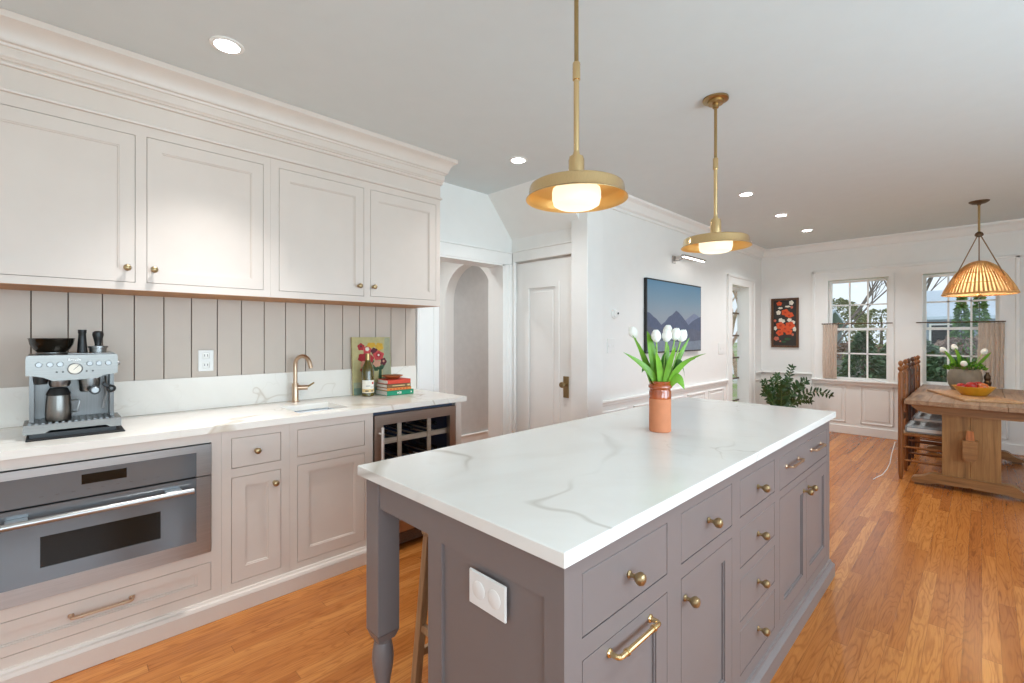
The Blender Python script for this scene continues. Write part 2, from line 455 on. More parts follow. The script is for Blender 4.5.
class MB:
    def __init__(self):
        self.bm = bmesh.new()
        self.mi = 0

    def _take(self, geom):
        for f in geom:
            f.material_index = self.mi

    def box(self, x0, x1, y0, y1, z0, z1, bev=0.0, seg=1):
        if x0 > x1: x0, x1 = x1, x0
        if y0 > y1: y0, y1 = y1, y0
        if z0 > z1: z0, z1 = z1, z0
        vs = [self.bm.verts.new((x, y, z)) for z in (z0, z1) for y in (y0, y1) for x in (x0, x1)]
        fs = [self.bm.faces.new([vs[i] for i in q]) for q in ((0, 2, 3, 1), (4, 5, 7, 6), (0, 1, 5, 4), (2, 6, 7, 3), (0, 4, 6, 2), (1, 3, 7, 5))]
        self._take(fs)
        if bev > 0:
            es = list({e for f in fs for e in f.edges})
            r = bmesh.ops.bevel(self.bm, geom=es, offset=bev, segments=seg, affect='EDGES', profile=0.5)
            self._take(r['faces'])
        return self

    def obox(self, c, ax, ay, az, bev=0.0, seg=1):
        """oriented box, ax/ay/az half-vectors"""
        c, ax, ay, az = Vector(c), Vector(ax), Vector(ay), Vector(az)
        vs = [self.bm.verts.new(c + sx * ax + sy * ay + sz * az) for sz in (-1, 1) for sy in (-1, 1) for sx in (-1, 1)]
        fs = [self.bm.faces.new([vs[i] for i in q]) for q in ((0, 2, 3, 1), (4, 5, 7, 6), (0, 1, 5, 4), (2, 6, 7, 3), (0, 4, 6, 2), (1, 3, 7, 5))]
        self._take(fs)
        if bev > 0:
            es = list({e for f in fs for e in f.edges})
            r = bmesh.ops.bevel(self.bm, geom=es, offset=bev, segments=seg, affect='EDGES', profile=0.5)
            self._take(r['faces'])
        return self

    def plate(self, axis, u0, u1, v0, v1, w0, w1, holes=()):
        """slab across `axis` between w0 and w1, with rectangular holes (u0,u1,v0,v1)"""
        us = sorted({u0, u1, *[h[0] for h in holes], *[h[1] for h in holes]})
        vs = sorted({v0, v1, *[h[2] for h in holes], *[h[3] for h in holes]})
        us = [u for u in us if u0 - 1e-9 <= u <= u1 + 1e-9]
        vs = [v for v in vs if v0 - 1e-9 <= v <= v1 + 1e-9]

        def pt(u, v, w):
            return {'x': (w, u, v), 'y': (u, w, v), 'z': (u, v, w)}[axis]
        grid = {}

        def vert(i, j):
            if (i, j) not in grid:
                grid[(i, j)] = self.bm.verts.new(pt(us[i], vs[j], w0))
            return grid[(i, j)]
        fs = []
        for i in range(len(us) - 1):
            for j in range(len(vs) - 1):
                cu, cv = (us[i] + us[i + 1]) / 2, (vs[j] + vs[j + 1]) / 2
                if any(h[0] < cu < h[1] and h[2] < cv < h[3] for h in holes):
                    continue
                fs.append(self.bm.faces.new([vert(i, j), vert(i + 1, j), vert(i + 1, j + 1), vert(i, j + 1)]))
        r = bmesh.ops.extrude_face_region(self.bm, geom=fs)
        d = Vector(pt(0, 0, w1 - w0))
        nv = [g for g in r['geom'] if isinstance(g, bmesh.types.BMVert)]
        bmesh.ops.translate(self.bm, verts=nv, vec=d)
        nf = [g for g in r['geom'] if isinstance(g, bmesh.types.BMFace)]
        allf = set(fs) | set(nf)
        for v in nv:
            allf |= set(v.link_faces)
        self._take(allf)
        bmesh.ops.recalc_face_normals(self.bm, faces=list(allf))
        return self

    def prism(self, pts, ext):
        """polygon (3-D points) extruded by vector ext"""
        vs = [self.bm.verts.new(p) for p in pts]
        f = self.bm.faces.new(vs)
        r = bmesh.ops.extrude_face_region(self.bm, geom=[f])
        nv = [g for g in r['geom'] if isinstance(g, bmesh.types.BMVert)]
        bmesh.ops.translate(self.bm, verts=nv, vec=Vector(ext))
        allf = {f} | {x for v in nv for x in v.link_faces}
        self._take(allf)
        bmesh.ops.recalc_face_normals(self.bm, faces=list(allf))
        big = [x for x in allf if len(x.verts) > 4]
        if big:
            t = bmesh.ops.triangulate(self.bm, faces=big)
            self._take(t['faces'])
        return self

    def face(self, pts):
        f = self.bm.faces.new([self.bm.verts.new(p) for p in pts])
        self._take([f])
        return self

    def lathe(self, prof, c=(0, 0, 0), axis=(0, 0, 1), n=24, sx=1.0, sy=1.0, cap=True):
        """prof: list of (r, h) along axis"""
        ax = Vector(axis).normalized()
        t = Vector((1, 0, 0)) if abs(ax.x) < 0.9 else Vector((0, 1, 0))
        a = (t - ax * t.dot(ax)).normalized()
        b = ax.cross(a)
        c = Vector(c)
        rings = []
        for r, h in prof:
            if r < 1e-6:
                rings.append([self.bm.verts.new(c + ax * h)])
            else:
                rings.append([self.bm.verts.new(c + ax * h + (a * math.cos(2 * PI * k / n) * sx + b * math.sin(2 * PI * k / n) * sy) * r) for k in range(n)])
        fs = []
        for p, q in zip(rings, rings[1:]):
            if len(p) == 1 and len(q) == 1:
                continue
            for k in range(n):
                k2 = (k + 1) % n
                if len(p) == 1:
                    fs.append(self.bm.faces.new([p[0], q[k2], q[k]]))
                elif len(q) == 1:
                    fs.append(self.bm.faces.new([p[k], p[k2], q[0]]))
                else:
                    fs.append(self.bm.faces.new([p[k], p[k2], q[k2], q[k]]))
        if cap:
            if len(rings[0]) > 1:
                fs.append(self.bm.faces.new(rings[0][::-1]))
            if len(rings[-1]) > 1:
                fs.append(self.bm.faces.new(rings[-1]))
        self._take(fs)
        return self

    def cyl(self, p0, p1, r0, r1=None, n=16):
        p0, p1 = Vector(p0), Vector(p1)
        return self.lathe([(r0, 0), (r0 if r1 is None else r1, (p1 - p0).length)], p0, p1 - p0, n)

    def ball(self, c, r, n=16, sz=1.0, m=8):
        pr = [(r * math.sin(PI * k / m), -r * sz * math.cos(PI * k / m)) for k in range(m + 1)]
        pr[0] = (0, pr[0][1]); pr[-1] = (0, pr[-1][1])
        return self.lathe(pr, c, (0, 0, 1), n)

    def tube(self, pts, r, n=8, closed=False):
        pts = [Vector(p) for p in pts]
        rs = r if isinstance(r, (list, tuple)) else [r] * len(pts)
        rings = []
        prev = None
        for i, p in enumerate(pts):
            if closed:
                d = pts[(i + 1) % len(pts)] - pts[i - 1]
            else:
                d = pts[min(i + 1, len(pts) - 1)] - pts[max(i - 1, 0)]
            d.normalize()
            if prev is None:
                t = Vector((0, 0, 1)) if abs(d.z) < 0.9 else Vector((1, 0, 0))
                a = (t - d * t.dot(d)).normalized()
            else:
                a = (prev - d * prev.dot(d)).normalized()
            prev = a
            b = d.cross(a)
            rings.append([self.bm.verts.new(p + (a * math.cos(2 * PI * k / n) + b * math.sin(2 * PI * k / n)) * rs[i]) for k in range(n)])
        fs = []
        prs = list(zip(rings, rings[1:]))
        if closed:
            prs.append((rings[-1], rings[0]))
        for p, q in prs:
            for k in range(n):
                k2 = (k + 1) % n
                fs.append(self.bm.faces.new([p[k], p[k2], q[k2], q[k]]))
        if not closed:
            fs.append(self.bm.faces.new(rings[0][::-1]))
            fs.append(self.bm.faces.new(rings[-1]))
        self._take(fs)
        return self

    def ribbon(self, pts, width, side, prof=None, fold=0.0):
        """leaf blade along pts, widest by prof(t)"""
        pts = [Vector(p) for p in pts]
        rows = []
        n = len(pts)
        for i, p in enumerate(pts):
            t = i / (n - 1)
            d = (pts[min(i + 1, n - 1)] - pts[max(i - 1, 0)]).normalized()
            s = Vector(side)
            s = (s - d * s.dot(d)).normalized()
            up = s.cross(d)
            w = width * (prof(t) if prof else math.sin(PI * (0.12 + 0.88 * t)) ** 0.8) / 2
            rows.append([self.bm.verts.new(p - s * w + up * fold * w), self.bm.verts.new(p), self.bm.verts.new(p + s * w + up * fold * w)])
        fs = []
        for a, b in zip(rows, rows[1:]):
            for k in range(2):
                fs.append(self.bm.faces.new([a[k], a[k + 1], b[k + 1], b[k]]))
        self._take(fs)
        return self

    def o(self, name, mats, parent=None, loc=None, ang=35, label=None):
        me = bpy.data.meshes.new(name)
        ob = bpy.data.objects.new(name, me)
        COL.objects.link(ob)
        if parent:
            ob.parent = parent
            mw = wmat(parent)
            self.bm.transform(mw.inverted())
        elif loc is not None:
            ob.location = loc
            self.bm.transform(Matrix.Translation(-Vector(loc)))
        self.bm.to_mesh(me)
        self.bm.free()
        for mm in (mats if isinstance(mats, (list, tuple)) else [mats]):
            me.materials.append(mm)
        if len(me.polygons):
            me.polygons.foreach_set('use_smooth', [True] * len(me.polygons))
            me.set_sharp_from_angle(angle=math.radians(ang))
        if label:
            ob['label'] = label
        return ob


def tag(o, label, cat, group=None, kind=None):
    o['label'] = label
    o['category'] = cat
    if group:
        o['group'] = group
    if kind:
        o['kind'] = kind
    return o


def thing(name, label, cat, loc=(0, 0, 0), group=None, rz=0.0):
    e = bpy.data.objects.new(name, None)
    COL.objects.link(e)
    e.location = loc
    e.rotation_euler = (0, 0, rz)
    e.empty_display_size = 0.1
    return tag(e, label, cat, group)


def struct(name, mb, mat, parent=None, ang=35):
    o = mb.o(name, mat, parent, None, ang)
    if not parent:
        o['kind'] = 'structure'
    return o


def copy_tree(o, parent=None):
    c = o.copy()
    COL.objects.link(c)
    if parent:
        c.parent = parent
    for ch in list(o.children):
        copy_tree(ch, c)
    return c


def bez(p0, p1, p2, n=10):
    p0, p1, p2 = Vector(p0), Vector(p1), Vector(p2)
    return [p0 * (1 - t) ** 2 + p1 * 2 * t * (1 - t) + p2 * t * t for t in [k / (n - 1) for k in range(n)]]


def arc_pts(c, a, b, r, t0, t1, n):
    c, a, b = Vector(c), Vector(a), Vector(b)
    return [c + (a * math.cos(t0 + (t1 - t0) * k / (n - 1)) + b * math.sin(t0 + (t1 - t0) * k / (n - 1))) * r for k in range(n)]


def text_mesh(name, body, size, mat, parent, loc, rot, extrude=0.0004):
    cu = bpy.data.curves.new(name, 'FONT')
    cu.body = body
    cu.size = size
    cu.extrude = extrude
    cu.align_x = 'CENTER'
    cu.align_y = 'CENTER'
    to = bpy.data.objects.new(name, cu)
    COL.objects.link(to)
    dg = bpy.context.evaluated_depsgraph_get()
    me = bpy.data.meshes.new_from_object(to.evaluated_get(dg))
    bpy.data.objects.remove(to)
    bpy.data.curves.remove(cu)
    me.transform(Matrix.LocRotScale(Vector(loc), Matrix.Rotation(0, 3, 'X').to_quaternion() if rot is None else rot, None))
    me.transform(wmat(parent).inverted())
    ob = bpy.data.objects.new(name, me)
    COL.objects.link(ob)
    ob.parent = parent
    me.materials.clear()
    me.materials.append(mat)
    return ob


RT = Vector((0.7101, -0.7040, 0))   # image right and depth directions on the ground, for laying out sprays of leaves
FW = Vector((0.7040, 0.7101, 0))
UP = Vector((0, 0, 1))

# ================================================================== ROOM SHELL
H = 2.63
XW = 7.72      # window wall
YT = 2.375     # wall with the screen
YK = 3.19      # cabinet wall
struct('floor', MB().prism([(-2, -2.45, -0.05), (7.87, -2.45, -0.05), (7.87, 2.525, -0.05), (5.2, 2.525, -0.05), (5.2, 4.55, -0.05), (-2, 4.55, -0.05)], (0, 0, 0.05)), M['floor'])
struct('ceiling', MB().prism([(-2, -2.45, H), (7.87, -2.45, H), (7.87, 2.525, H), (5.2, 2.525, H), (5.2, 4.55, H), (-2, 4.55, H)], (0, 0, 0.1)), M['ceil'])
struct('wall_left', MB().plate('y', -2, 3.16, 0, H, YK, 3.36, [(2.29, 3.043, 0, 2.01)]), M['wall'])
struct('wall_hall', MB().plate('x', 2.44, 3.36, 0, H, 3.16, 3.28, [(2.465, 3.165, 0, 2.035)]), M['wall'])
struct('wall_screen', MB().plate('y', 3.28, 7.87, 0, H, YT, 2.525, [(6.48, 7.20, 0, 2.045)]), M['wall'])
struct('wall_window', MB().plate('x', -2.3, YT, 0, H, XW, 7.87, [(0.845, 1.515, 0.735, 2.10), (-0.155, 0.535, 0.735, 2.10)]), M['wall'])
struct('wall_side', MB().plate('y', -2, 7.72, 0, H, -2.45, -2.3, [(-1.45, 0.55, 0.6, 2.3), (0.95, 2.95, 0.6, 2.3), (3.35, 5.35, 0.6, 2.3)]), M['wall'])  # openings here and in wall_rear are unseen, cut for the added fill lamps
struct('wall_rear', MB().plate('x', -2.3, YK, 0, H, -2.15, -2.0, [(-1.1, 1.5, 0.6, 2.3)]), M['wall'])
# sloping underside of the stair over the hall door
struct('ceiling_slope', MB().prism([(2.85, 2.36, H), (3.16, 2.36, 2.257), (3.16, 2.36, H)], (0, 0.83, 0)), M['wall'])
# pier at the end of the screen wall
mb = MB().box(3.12, 3.34, 2.27, 2.44, 0, 2.39, 0.003).box(3.121, 3.34, 2.271, 2.365, 2.39, H)
struct('wall_pier', mb, M['trim'])
# back hall seen through the cased opening
arch = [(3.18, 3.36, 0), (3.18, 3.505, 0)]
for k in range(25):
    t = PI - PI * k / 24
    arch.append((3.18, 3.893 + 0.388 * math.cos(t), 1.72 + 0.388 * math.sin(t)))
arch += [(3.18, 4.281, 0), (3.18, 4.55, 0), (3.18, 4.55, H), (3.18, 3.36, H)]
struct('wall_arch', MB().prism(arch, (0.12, 0, 0)), M['wall'], None, 30)
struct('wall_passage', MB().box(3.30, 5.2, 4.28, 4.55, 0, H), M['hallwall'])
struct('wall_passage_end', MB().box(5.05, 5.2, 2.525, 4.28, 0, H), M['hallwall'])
struct('wall_hall_back', MB().box(-2, 3.18, 4.40, 4.55, 0, H), M['wall'])
struct('wall_hall_side', MB().box(0.6, 0.7, 3.36, 4.40, 0, H), M['wall'])
struct('baseboard_passage', MB().box(3.30, 5.05, 4.262, 4.28, 0, 0.15, 0.002).box(3.30, 5.05, 4.255, 4.28, 0.15, 0.175, 0.006), M['trim'])


def crown(axis, a, b, w, sgn):
    """stepped cornice; w is the wall plane, sgn the way into the room"""
    pr = [(0, 2.49), (0.012, 2.49), (0.012, 2.515), (0.03, 2.53), (0.04, 2.555), (0.062, 2.59), (0.085, 2.603), (0.098, 2.61), (0.10, H), (0, H)]
    if axis == 'y':
        pts = [(a, w + sgn * p, z) for p, z in pr]
        return MB().prism(pts, (b - a, 0, 0))
    pts = [(w + sgn * p, a, z) for p, z in pr]
    return MB().prism(pts, (0, b - a, 0))


struct('trim_cornice_screen', crown('y', 3.34, XW, YT, -1), M['trim'], None, 20)
struct('trim_cornice_window', crown('x', -2.3, YT, XW, -1), M['trim'], None, 20)

# cased opening trim on the cabinet wall
mb = MB()
mb.box(2.085, 2.27, 3.17, YK, 0, 2.01, 0.003).box(2.075, 2.11, 3.16, YK, 0, 2.01, 0.006).box(2.235, 2.26, 3.163, 3.19, 0, 2.01, 0.004)
mb.box(3.043, 3.14, 3.17, YK, 0, 2.01, 0.003).box(3.06, 3.075, 3.163, 3.19, 0, 2.01, 0.003).box(3.10, 3.14, 3.158, 3.19, 0, 2.01, 0.006)
mb.box(2.075, 3.14, 3.165, YK, 2.01, 2.118, 0.003).box(2.065, 3.14, 3.155, YK, 2.118, 2.132, 0.003)
mb.box(2.27, 2.29, 3.17, 3.375, 0, 2.01).box(3.023, 3.043, 3.17, 3.375, 0, 2.01).box(2.27, 3.043, 3.17, 3.375, 1.995, 2.01)
struct('trim_opening', mb, M['trim'])
# hall door in its frame
mb = MB().box(3.14, 3.16, 2.44, 3.158, 2.035, 2.128, 0.003).box(3.13, 3.16, 2.44, 3.155, 2.128, 2.142, 0.003)
mb.box(3.13, 3.16, 3.125, 3.158, 0, 2.035, 0.005)
struct('trim_hall_door', mb, M['trim'])
mb = MB().plate('x', 2.475, 3.155, 0.012, 2.018, 3.175, 3.215, [(2.63, 3.0, 0.25, 1.80)])
mb.plate('x', 2.612, 3.018, 0.232, 1.818, 3.168, 3.18, [(2.655, 2.975, 0.275, 1.775)])
mb.box(3.187, 3.20, 2.62, 3.01, 0.24, 1.81)
mb.box(3.181, 3.20, 2.69, 2.94, 0.31, 1.74, 0.004)
door = struct('door_1', mb, M['trim'])
MB().box(3.168, 3.176, 2.505, 2.565, 0.80, 0.985, 0.002).o('lock_plate', M['antique'], door, label='old brass lock plate')
MB().lathe([(0.012, 0), (0.011, 0.02), (0.009, 0.03), (0.022, 0.04), (0.027, 0.052), (0.022, 0.064), (0.0, 0.068)], (3.168, 2.535, 0.915), (-1, 0, 0), 18).o('door_knob', M['antique'], door, label='round brass knob')
for z in (1.70, 0.3):
    MB().cyl((3.172, 3.15, z - 0.05), (3.172, 3.15, z + 0.05), 0.008, None, 10).o('hinge', M['trim'], door)

# glazed door in the screen wall
mb = MB().box(6.36, 6.50, 2.355, YT, 0, 2.04, 0.003).box(7.15, 7.36, 2.355, YT, 0, 2.04, 0.003).box(6.36, 7.36, 2.355, YT, 2.04, 2.14, 0.003)
mb.box(6.345, 6.385, 2.345, YT, 0, 2.14, 0.004).box(7.335, 7.375, 2.345, YT, 0, 2.14, 0.004).box(6.345, 7.375, 2.345, YT, 2.12, 2.155, 0.004)
mb.box(6.482, 6.50, 2.358, 2.488, 0, 2.025).box(7.146, 7.198, 2.358, 2.488, 0, 2.025).box(6.482, 7.198, 2.358, 2.488, 2.025, 2.043)
mb.box(7.19, 7.22, 2.348, YT, 0, 2.06, 0.003)
struct('trim_glazed_door', mb, M['trim'])
gd = struct('door_2', MB().plate('y', 6.482, 7.198, 0.005, 2.043, 2.49, 2.524, [(6.53, 7.146, 0.12, 1.98)]), M['trim'])
MB().box(6.53, 7.146, 2.505, 2.509, 0.12, 1.98).o('glass', M['glass'], gd)
mb = MB()
for z in (0.40, 0.72, 1.016, 1.334, 1.656):
    mb.box(6.53, 7.146, 2.498, 2.516, z - 0.012, z + 0.012, 0.002)
mb.o('glazing_bar', M['bronze'], gd, label='dark glazing bars')

# dado rails, wainscot, baseboards
mb = MB().box(3.36, 6.345, 2.345, YT, 0.735, 0.76, 0.006).box(3.36, 6.345, 2.357, YT, 0.71, 0.737, 0.004)
mb.box(7.375, XW, 2.345, YT, 0.775, 0.80, 0.006)
struct('trim_dado_screen', mb, M['trim'])
mb = MB().box(XW - 0.03, XW, 1.70, YT, 0.775, 0.80, 0.006).box(XW - 0.03, XW, -2.3, -0.33, 0.775, 0.80, 0.006)
struct('trim_dado_window', mb, M['trim'])


def raised(mb, axis, u0, u1, z0, z1, w, s):
    t = 0.012
    fr = [(u0, u1, z0, z0 + 0.018), (u0, u1, z1 - 0.018, z1), (u0, u0 + 0.018, z0, z1), (u1 - 0.018, u1, z0, z1)]
    for a, b_, c, d in fr:
        if axis == 'y':
            mb.box(a, b_, w, w + s * t, c, d, 0.004)
        else:
            mb.box(w, w + s * t, a, b_, c, d, 0.004)
    g = 0.045
    if axis == 'y':
        mb.box(u0 + g, u1 - g, w, w + s * 0.008, z0 + g, z1 - g, 0.006)
    else:
        mb.box(w, w + s * 0.008, u0 + g, u1 - g, z0 + g, z1 - g, 0.006)


mb = MB()
for k in range(5):
    raised(mb, 'y', 3.42 + k * 0.585, 3.42 + k * 0.585 + 0.48, 0.16, 0.66, YT, -1)
raised(mb, 'y', 7.42, 7.68, 0.16, 0.68, YT, -1)
struct('trim_wainscot_screen', mb, M['trim'])
mb = MB()
for u0, u1 in ((1.83, 2.30), (1.31, 1.70), (0.80, 1.15), (0.30, 0.66), (-0.21, 0.16), (-0.80, -0.35)):
    raised(mb, 'x', u0, u1, 0.155, 0.665, XW, -1)
struct('trim_wainscot_window', mb, M['trim'])
struct('baseboard_window', MB().box(XW - 0.018, XW, -2.3, YT, 0, 0.11, 0.003), M['trim'])
struct('baseboard_screen', MB().box(3.36, 6.345, 2.357, YT, 0, 0.11, 0.003), M['trim'])

# window surround
mb = MB().plate('x', -0.29, 1.69, 0.72, 2.235, XW - 0.02, XW, [(0.845, 1.515, 0.735, 2.10), (-0.155, 0.535, 0.735, 2.10)])
for y0, y1 in ((-0.30, -0.265), (1.665, 1.70)):
    mb.box(XW - 0.035, XW, y0, y1, 0.72, 2.235, 0.004)
mb.box(XW - 0.035, XW, -0.30, 1.70, 2.21, 2.245, 0.004)
for c in (1.18, 0.19):
    mb.plate('x', c - 0.385, c + 0.385, 0.735, 2.15, XW - 0.034, XW - 0.018, [(c - 0.33, c + 0.33, 0.70, 2.10)])
mb.box(XW - 0.065, XW + 0.02, -0.31, 1.71, 0.708, 0.735, 0.006)
mb.box(XW - 0.03, XW, -0.30, 1.70, 0.665, 0.708, 0.004)
struct('trim_window_surround', mb, M['trim'])


def sash(mb, yc, hw, z0, z1, x0, x1, zm):
    mb.plate('x', yc - hw - 0.035, yc + hw + 0.035, z0 - 0.03, z1 + 0.03, x0, x1, [(yc - hw, yc + hw, z0, z1)])
    for k in (-1, 1):
        mb.box(x0 + 0.004, x1 - 0.004, yc + k * hw / 3 - 0.0095, yc + k * hw / 3 + 0.0095, z0, z1)
    mb.box(x0 + 0.004, x1 - 0.004, yc - hw, yc + hw, zm - 0.0095, zm + 0.0095)


for n, c in ((1, 1.18), (2, 0.19)):
    mb = MB()
    sash(mb, c, 0.30, 1.44, 2.062, XW + 0.075, XW + 0.105, 1.752)
    sash(mb, c, 0.30, 0.765, 1.405, XW + 0.035, XW + 0.065, 1.09)
    w = struct('window_%d' % n, mb, M['trim'])
    MB().box(XW + 0.088, XW + 0.091, c - 0.30, c + 0.30, 1.44, 2.062).o('upper_glass', M['glass'], w)
    MB().box(XW + 0.048, XW + 0.051, c - 0.30, c + 0.30, 0.765, 1.405).o('lower_glass', M['glass'], w)

# beadboard behind the counter
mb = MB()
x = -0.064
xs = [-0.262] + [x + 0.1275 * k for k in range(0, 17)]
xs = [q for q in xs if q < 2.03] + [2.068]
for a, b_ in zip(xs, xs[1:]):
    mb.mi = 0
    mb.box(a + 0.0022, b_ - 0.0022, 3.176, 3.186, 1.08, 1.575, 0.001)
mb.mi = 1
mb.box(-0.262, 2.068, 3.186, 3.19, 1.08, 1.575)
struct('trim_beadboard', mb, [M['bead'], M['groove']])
mb = MB().box(-0.262, 1.372, 2.535, 2.566, 0, 0.072, 0.002).prism([(-0.262, 2.535, 0.072), (-0.262, 2.541, 0.084), (-0.262, 2.551, 0.088), (-0.262, 2.555, 0.097), (-0.262, 2.566, 0.097), (-0.262, 2.566, 0.072)], (1.634, 0, 0))
struct('baseboard_left', mb, M['greige'], None, 20)

# ================================================================== CABINETS
YF = 2.565


def knob(x, y, z, parent, mat=None, s=1.0):
    pr = [(0.0095, 0), (0.0095, 0.003), (0.0055, 0.006), (0.005, 0.015), (0.009, 0.019), (0.0145, 0.026), (0.0155, 0.032), (0.0125, 0.039), (0.006, 0.0425), (0, 0.043)]
    return MB().lathe([(r * s, h * s) for r, h in pr], (x, y, z), (0, -1, 0), 18).o('knob', mat or M['antique'], parent, label='round brass knob')


def pull(x0, x1, y, z, parent, mat=None, r=0.0058, out=0.034):
    mb = MB()
    rr = 0.010
    pts = [(x0, y, z)] + arc_pts((x0 + rr, y - out + rr, z), (-1, 0, 0), (0, -1, 0), rr, 0, PI / 2, 5) + arc_pts((x1 - rr, y - out + rr, z), (0, -1, 0), (1, 0, 0), rr, 0, PI / 2, 5) + [(x1, y, z)]
    mb.tube(pts, r, 10)
    for xx in (x0, x1):
        mb.lathe([(0.0105, 0), (0.0105, 0.003), (0.008, 0.006)], (xx, y, z), (0, -1, 0), 14)
    for xx in (x0 + 0.028, x1 - 0.034):
        mb.lathe([(r * 1.35, 0), (r * 1.35, 0.006)], (xx, y - out, z), (1, 0, 0), 12)
    return mb.o('pull_handle', mat or M['brass'], parent, label='slim brass bar pull')


def shaker(name, x0, x1, z0, z1, y, mat, parent, st=0.06, rt=0.06, rb=0.06, flat=False):
    g = 0.0022
    mb = MB()
    if flat:
        mb.box(x0 + g, x1 - g, y, y + 0.02, z0 + g, z1 - g, 0.0015)
    else:
        a, b_, c, d = x0 + st, x1 - st, z0 + rb, z1 - rt
        mb.plate('y', x0 + g, x1 - g, z0 + g, z1 - g, y, y + 0.02, [(a, b_, c, d)])
        mb.plate('y', a, b_, c, d, y + 0.004, y + 0.019, [(a + 0.006, b_ - 0.006, c + 0.006, d - 0.006)])
        mb.box(a + 0.004, b_ - 0.004, y + 0.0095, y + 0.019, c + 0.004, d - 0.004)
    return mb.o(name, mat, parent)


def carcass(x0, x1, y0, y1, z0, z1, mat, parent, top=False):
    t = 0.016
    mb = MB().box(x0, x0 + t, y0, y1, z0, z1).box(x1 - t, x1, y0, y1, z0, z1).box(x0 + t, x1 - t, y1 - t, y1, z0, z1).box(x0 + t, x1 - t, y0, y1 - t, z0, z0 + t)
    if top:
        mb.box(x0 + t, x1 - t, y0, y1 - t, z1 - t, z1)
    return mb.o('carcass', mat, parent)


def face_frame(x0, x1, z0, z1, y, holes, mat, parent):
    o = MB().plate('y', x0, x1, z0, z1, y, y + 0.019, holes).o('face_frame', mat, parent)
    return o


CT = 0.8815
# --- oven cabinet
c = thing('base_cabinet', 'greige base cabinet that houses the built-in oven above a wide drawer', 'cabinet', (0.16, 2.86, 0))
face_frame(-0.262, 0.583, 0.09, CT, YF, [(-0.222, 0.542, 0.322, 0.836), (-0.222, 0.541, 0.14, 0.272)], M['greige'], c)
carcass(-0.262, 0.583, YF + 0.019, 3.17, 0.09, CT, M['greigedark'], c)
d = shaker('drawer', -0.222, 0.541, 0.14, 0.272, YF, M['greige'], c, 0.055, 0.04, 0.04)
pull(0.06, 0.25, YF + 0.009, 0.217, d, M['champagne'])
# --- narrow cabinet
c = thing('base_cabinet', 'narrow greige base cabinet with one drawer over one door, right of the oven', 'cabinet', (0.74, 2.86, 0))
face_frame(0.5835, 0.896, 0.09, CT, YF, [(0.625, 0.853, 0.692, 0.84), (0.625, 0.853, 0.135, 0.648)], M['greige'], c)
carcass(0.5835, 0.896, YF + 0.019, 3.17, 0.09, CT, M['greigedark'], c)
d = shaker('drawer', 0.625, 0.853, 0.692, 0.84, YF, M['greige'], c, flat=True)
knob(0.735, YF, 0.766, d)
d = shaker('door', 0.625, 0.853, 0.135, 0.648, YF, M['greige'], c, 0.06, 0.05, 0.068)
knob(0.82, YF, 0.586, d)
# --- sink cabinet
c = thing('base_cabinet', 'greige base cabinet under the sink with a plain top panel and one wide door', 'cabinet', (1.13, 2.86, 0))
face_frame(0.8965, 1.372, 0.09, CT, YF, [(0.935, 1.319, 0.692, 0.838), (0.935, 1.319, 0.132, 0.650)], M['greige'], c)
carcass(0.8965, 1.372, YF + 0.019, 3.17, 0.09, CT, M['greigedark'], c)
shaker('drawer_front', 0.935, 1.319, 0.692, 0.838, YF, M['greige'], c, flat=True)
shaker('door', 0.935, 1.319, 0.132, 0.650, YF, M['greige'], c, 0.06, 0.045, 0.062)
# --- end panel
tag(MB().box(1.992, 2.045, YF, 3.17, 0, CT, 0.002).o('end_panel', M['greige'], None, (2.02, 2.86, 0)), 'slim greige end panel closing the counter run right of the wine cooler', 'panel')

# --- wine cooler
c = thing('wine_cooler', 'undercounter wine cooler with glass door and copper brown frame', 'wine cooler', (1.68, 2.86, 0))
mb = MB()
mb.box(1.378, 1.393, YF + 0.03, 3.14, 0.10, 0.868).box(1.971, 1.986, YF + 0.03, 3.14, 0.10, 0.868).box(1.393, 1.971, 3.12, 3.14, 0.10, 0.868)
mb.box(1.393, 1.971, YF + 0.03, 3.12, 0.10, 0.115).box(1.393, 1.971, YF + 0.03, 3.12, 0.853, 0.868)
mb.o('housing', M['coolerin'], c)
mb = MB().plate('y', 1.378, 1.986, 0.112, 0.858, YF - 0.012, YF + 0.026, [(1.435, 1.936, 0.185, 0.797)])
fr = mb.o('door_frame', M['steelwarm'], c)
MB().box(1.435, 1.936, YF + 0.004, YF + 0.012, 0.185, 0.797).o('glass', M['coolerglass'], fr)
mb = MB().cyl((1.408, YF - 0.052, 0.40), (1.408, YF - 0.052, 0.79), 0.0085, None, 14)
for z in (0.44, 0.75):
    mb.cyl((1.408, YF - 0.012, z), (1.408, YF - 0.052, z), 0.006, None, 10)
mb.o('handle', M['handlesteel'], fr, label='upright steel bar handle')
mb = MB().box(1.378, 1.986, 2.59, 2.61, 0.022, 0.100)
for r in range(4):
    for k in range(30):
        xx = 1.395 + k * 0.0198 + (0.0099 if r % 2 else 0)
        if xx < 1.97:
            mb.cyl((xx, 2.592, 0.036 + r * 0.0165), (xx, 2.586, 0.036 + r * 0.0165), 0.0062, 0.004, 8)
mb.o('toe_grille', M['bronzegrille'], c, label='perforated toe grille')
for k, z in enumerate((0.665, 0.50, 0.335, 0.20)):
    mb = MB().box(1.40, 1.965, YF + 0.045, YF + 0.062, z, z + 0.034, 0.002)
    for q in range(7):
        xx = 1.45 + q * 0.078
        mb.box(xx - 0.006, xx + 0.006, YF + 0.062, 3.09, z + 0.004, z + 0.012)
    mb.o('shelf', M['shelfwood'], c)
for xx in (1.575, 1.80):
    MB().box(xx - 0.014, xx + 0.014, YF + 0.036, YF + 0.044, 0.13, 0.85).o('shelf_post', M['shelfwood'], c)


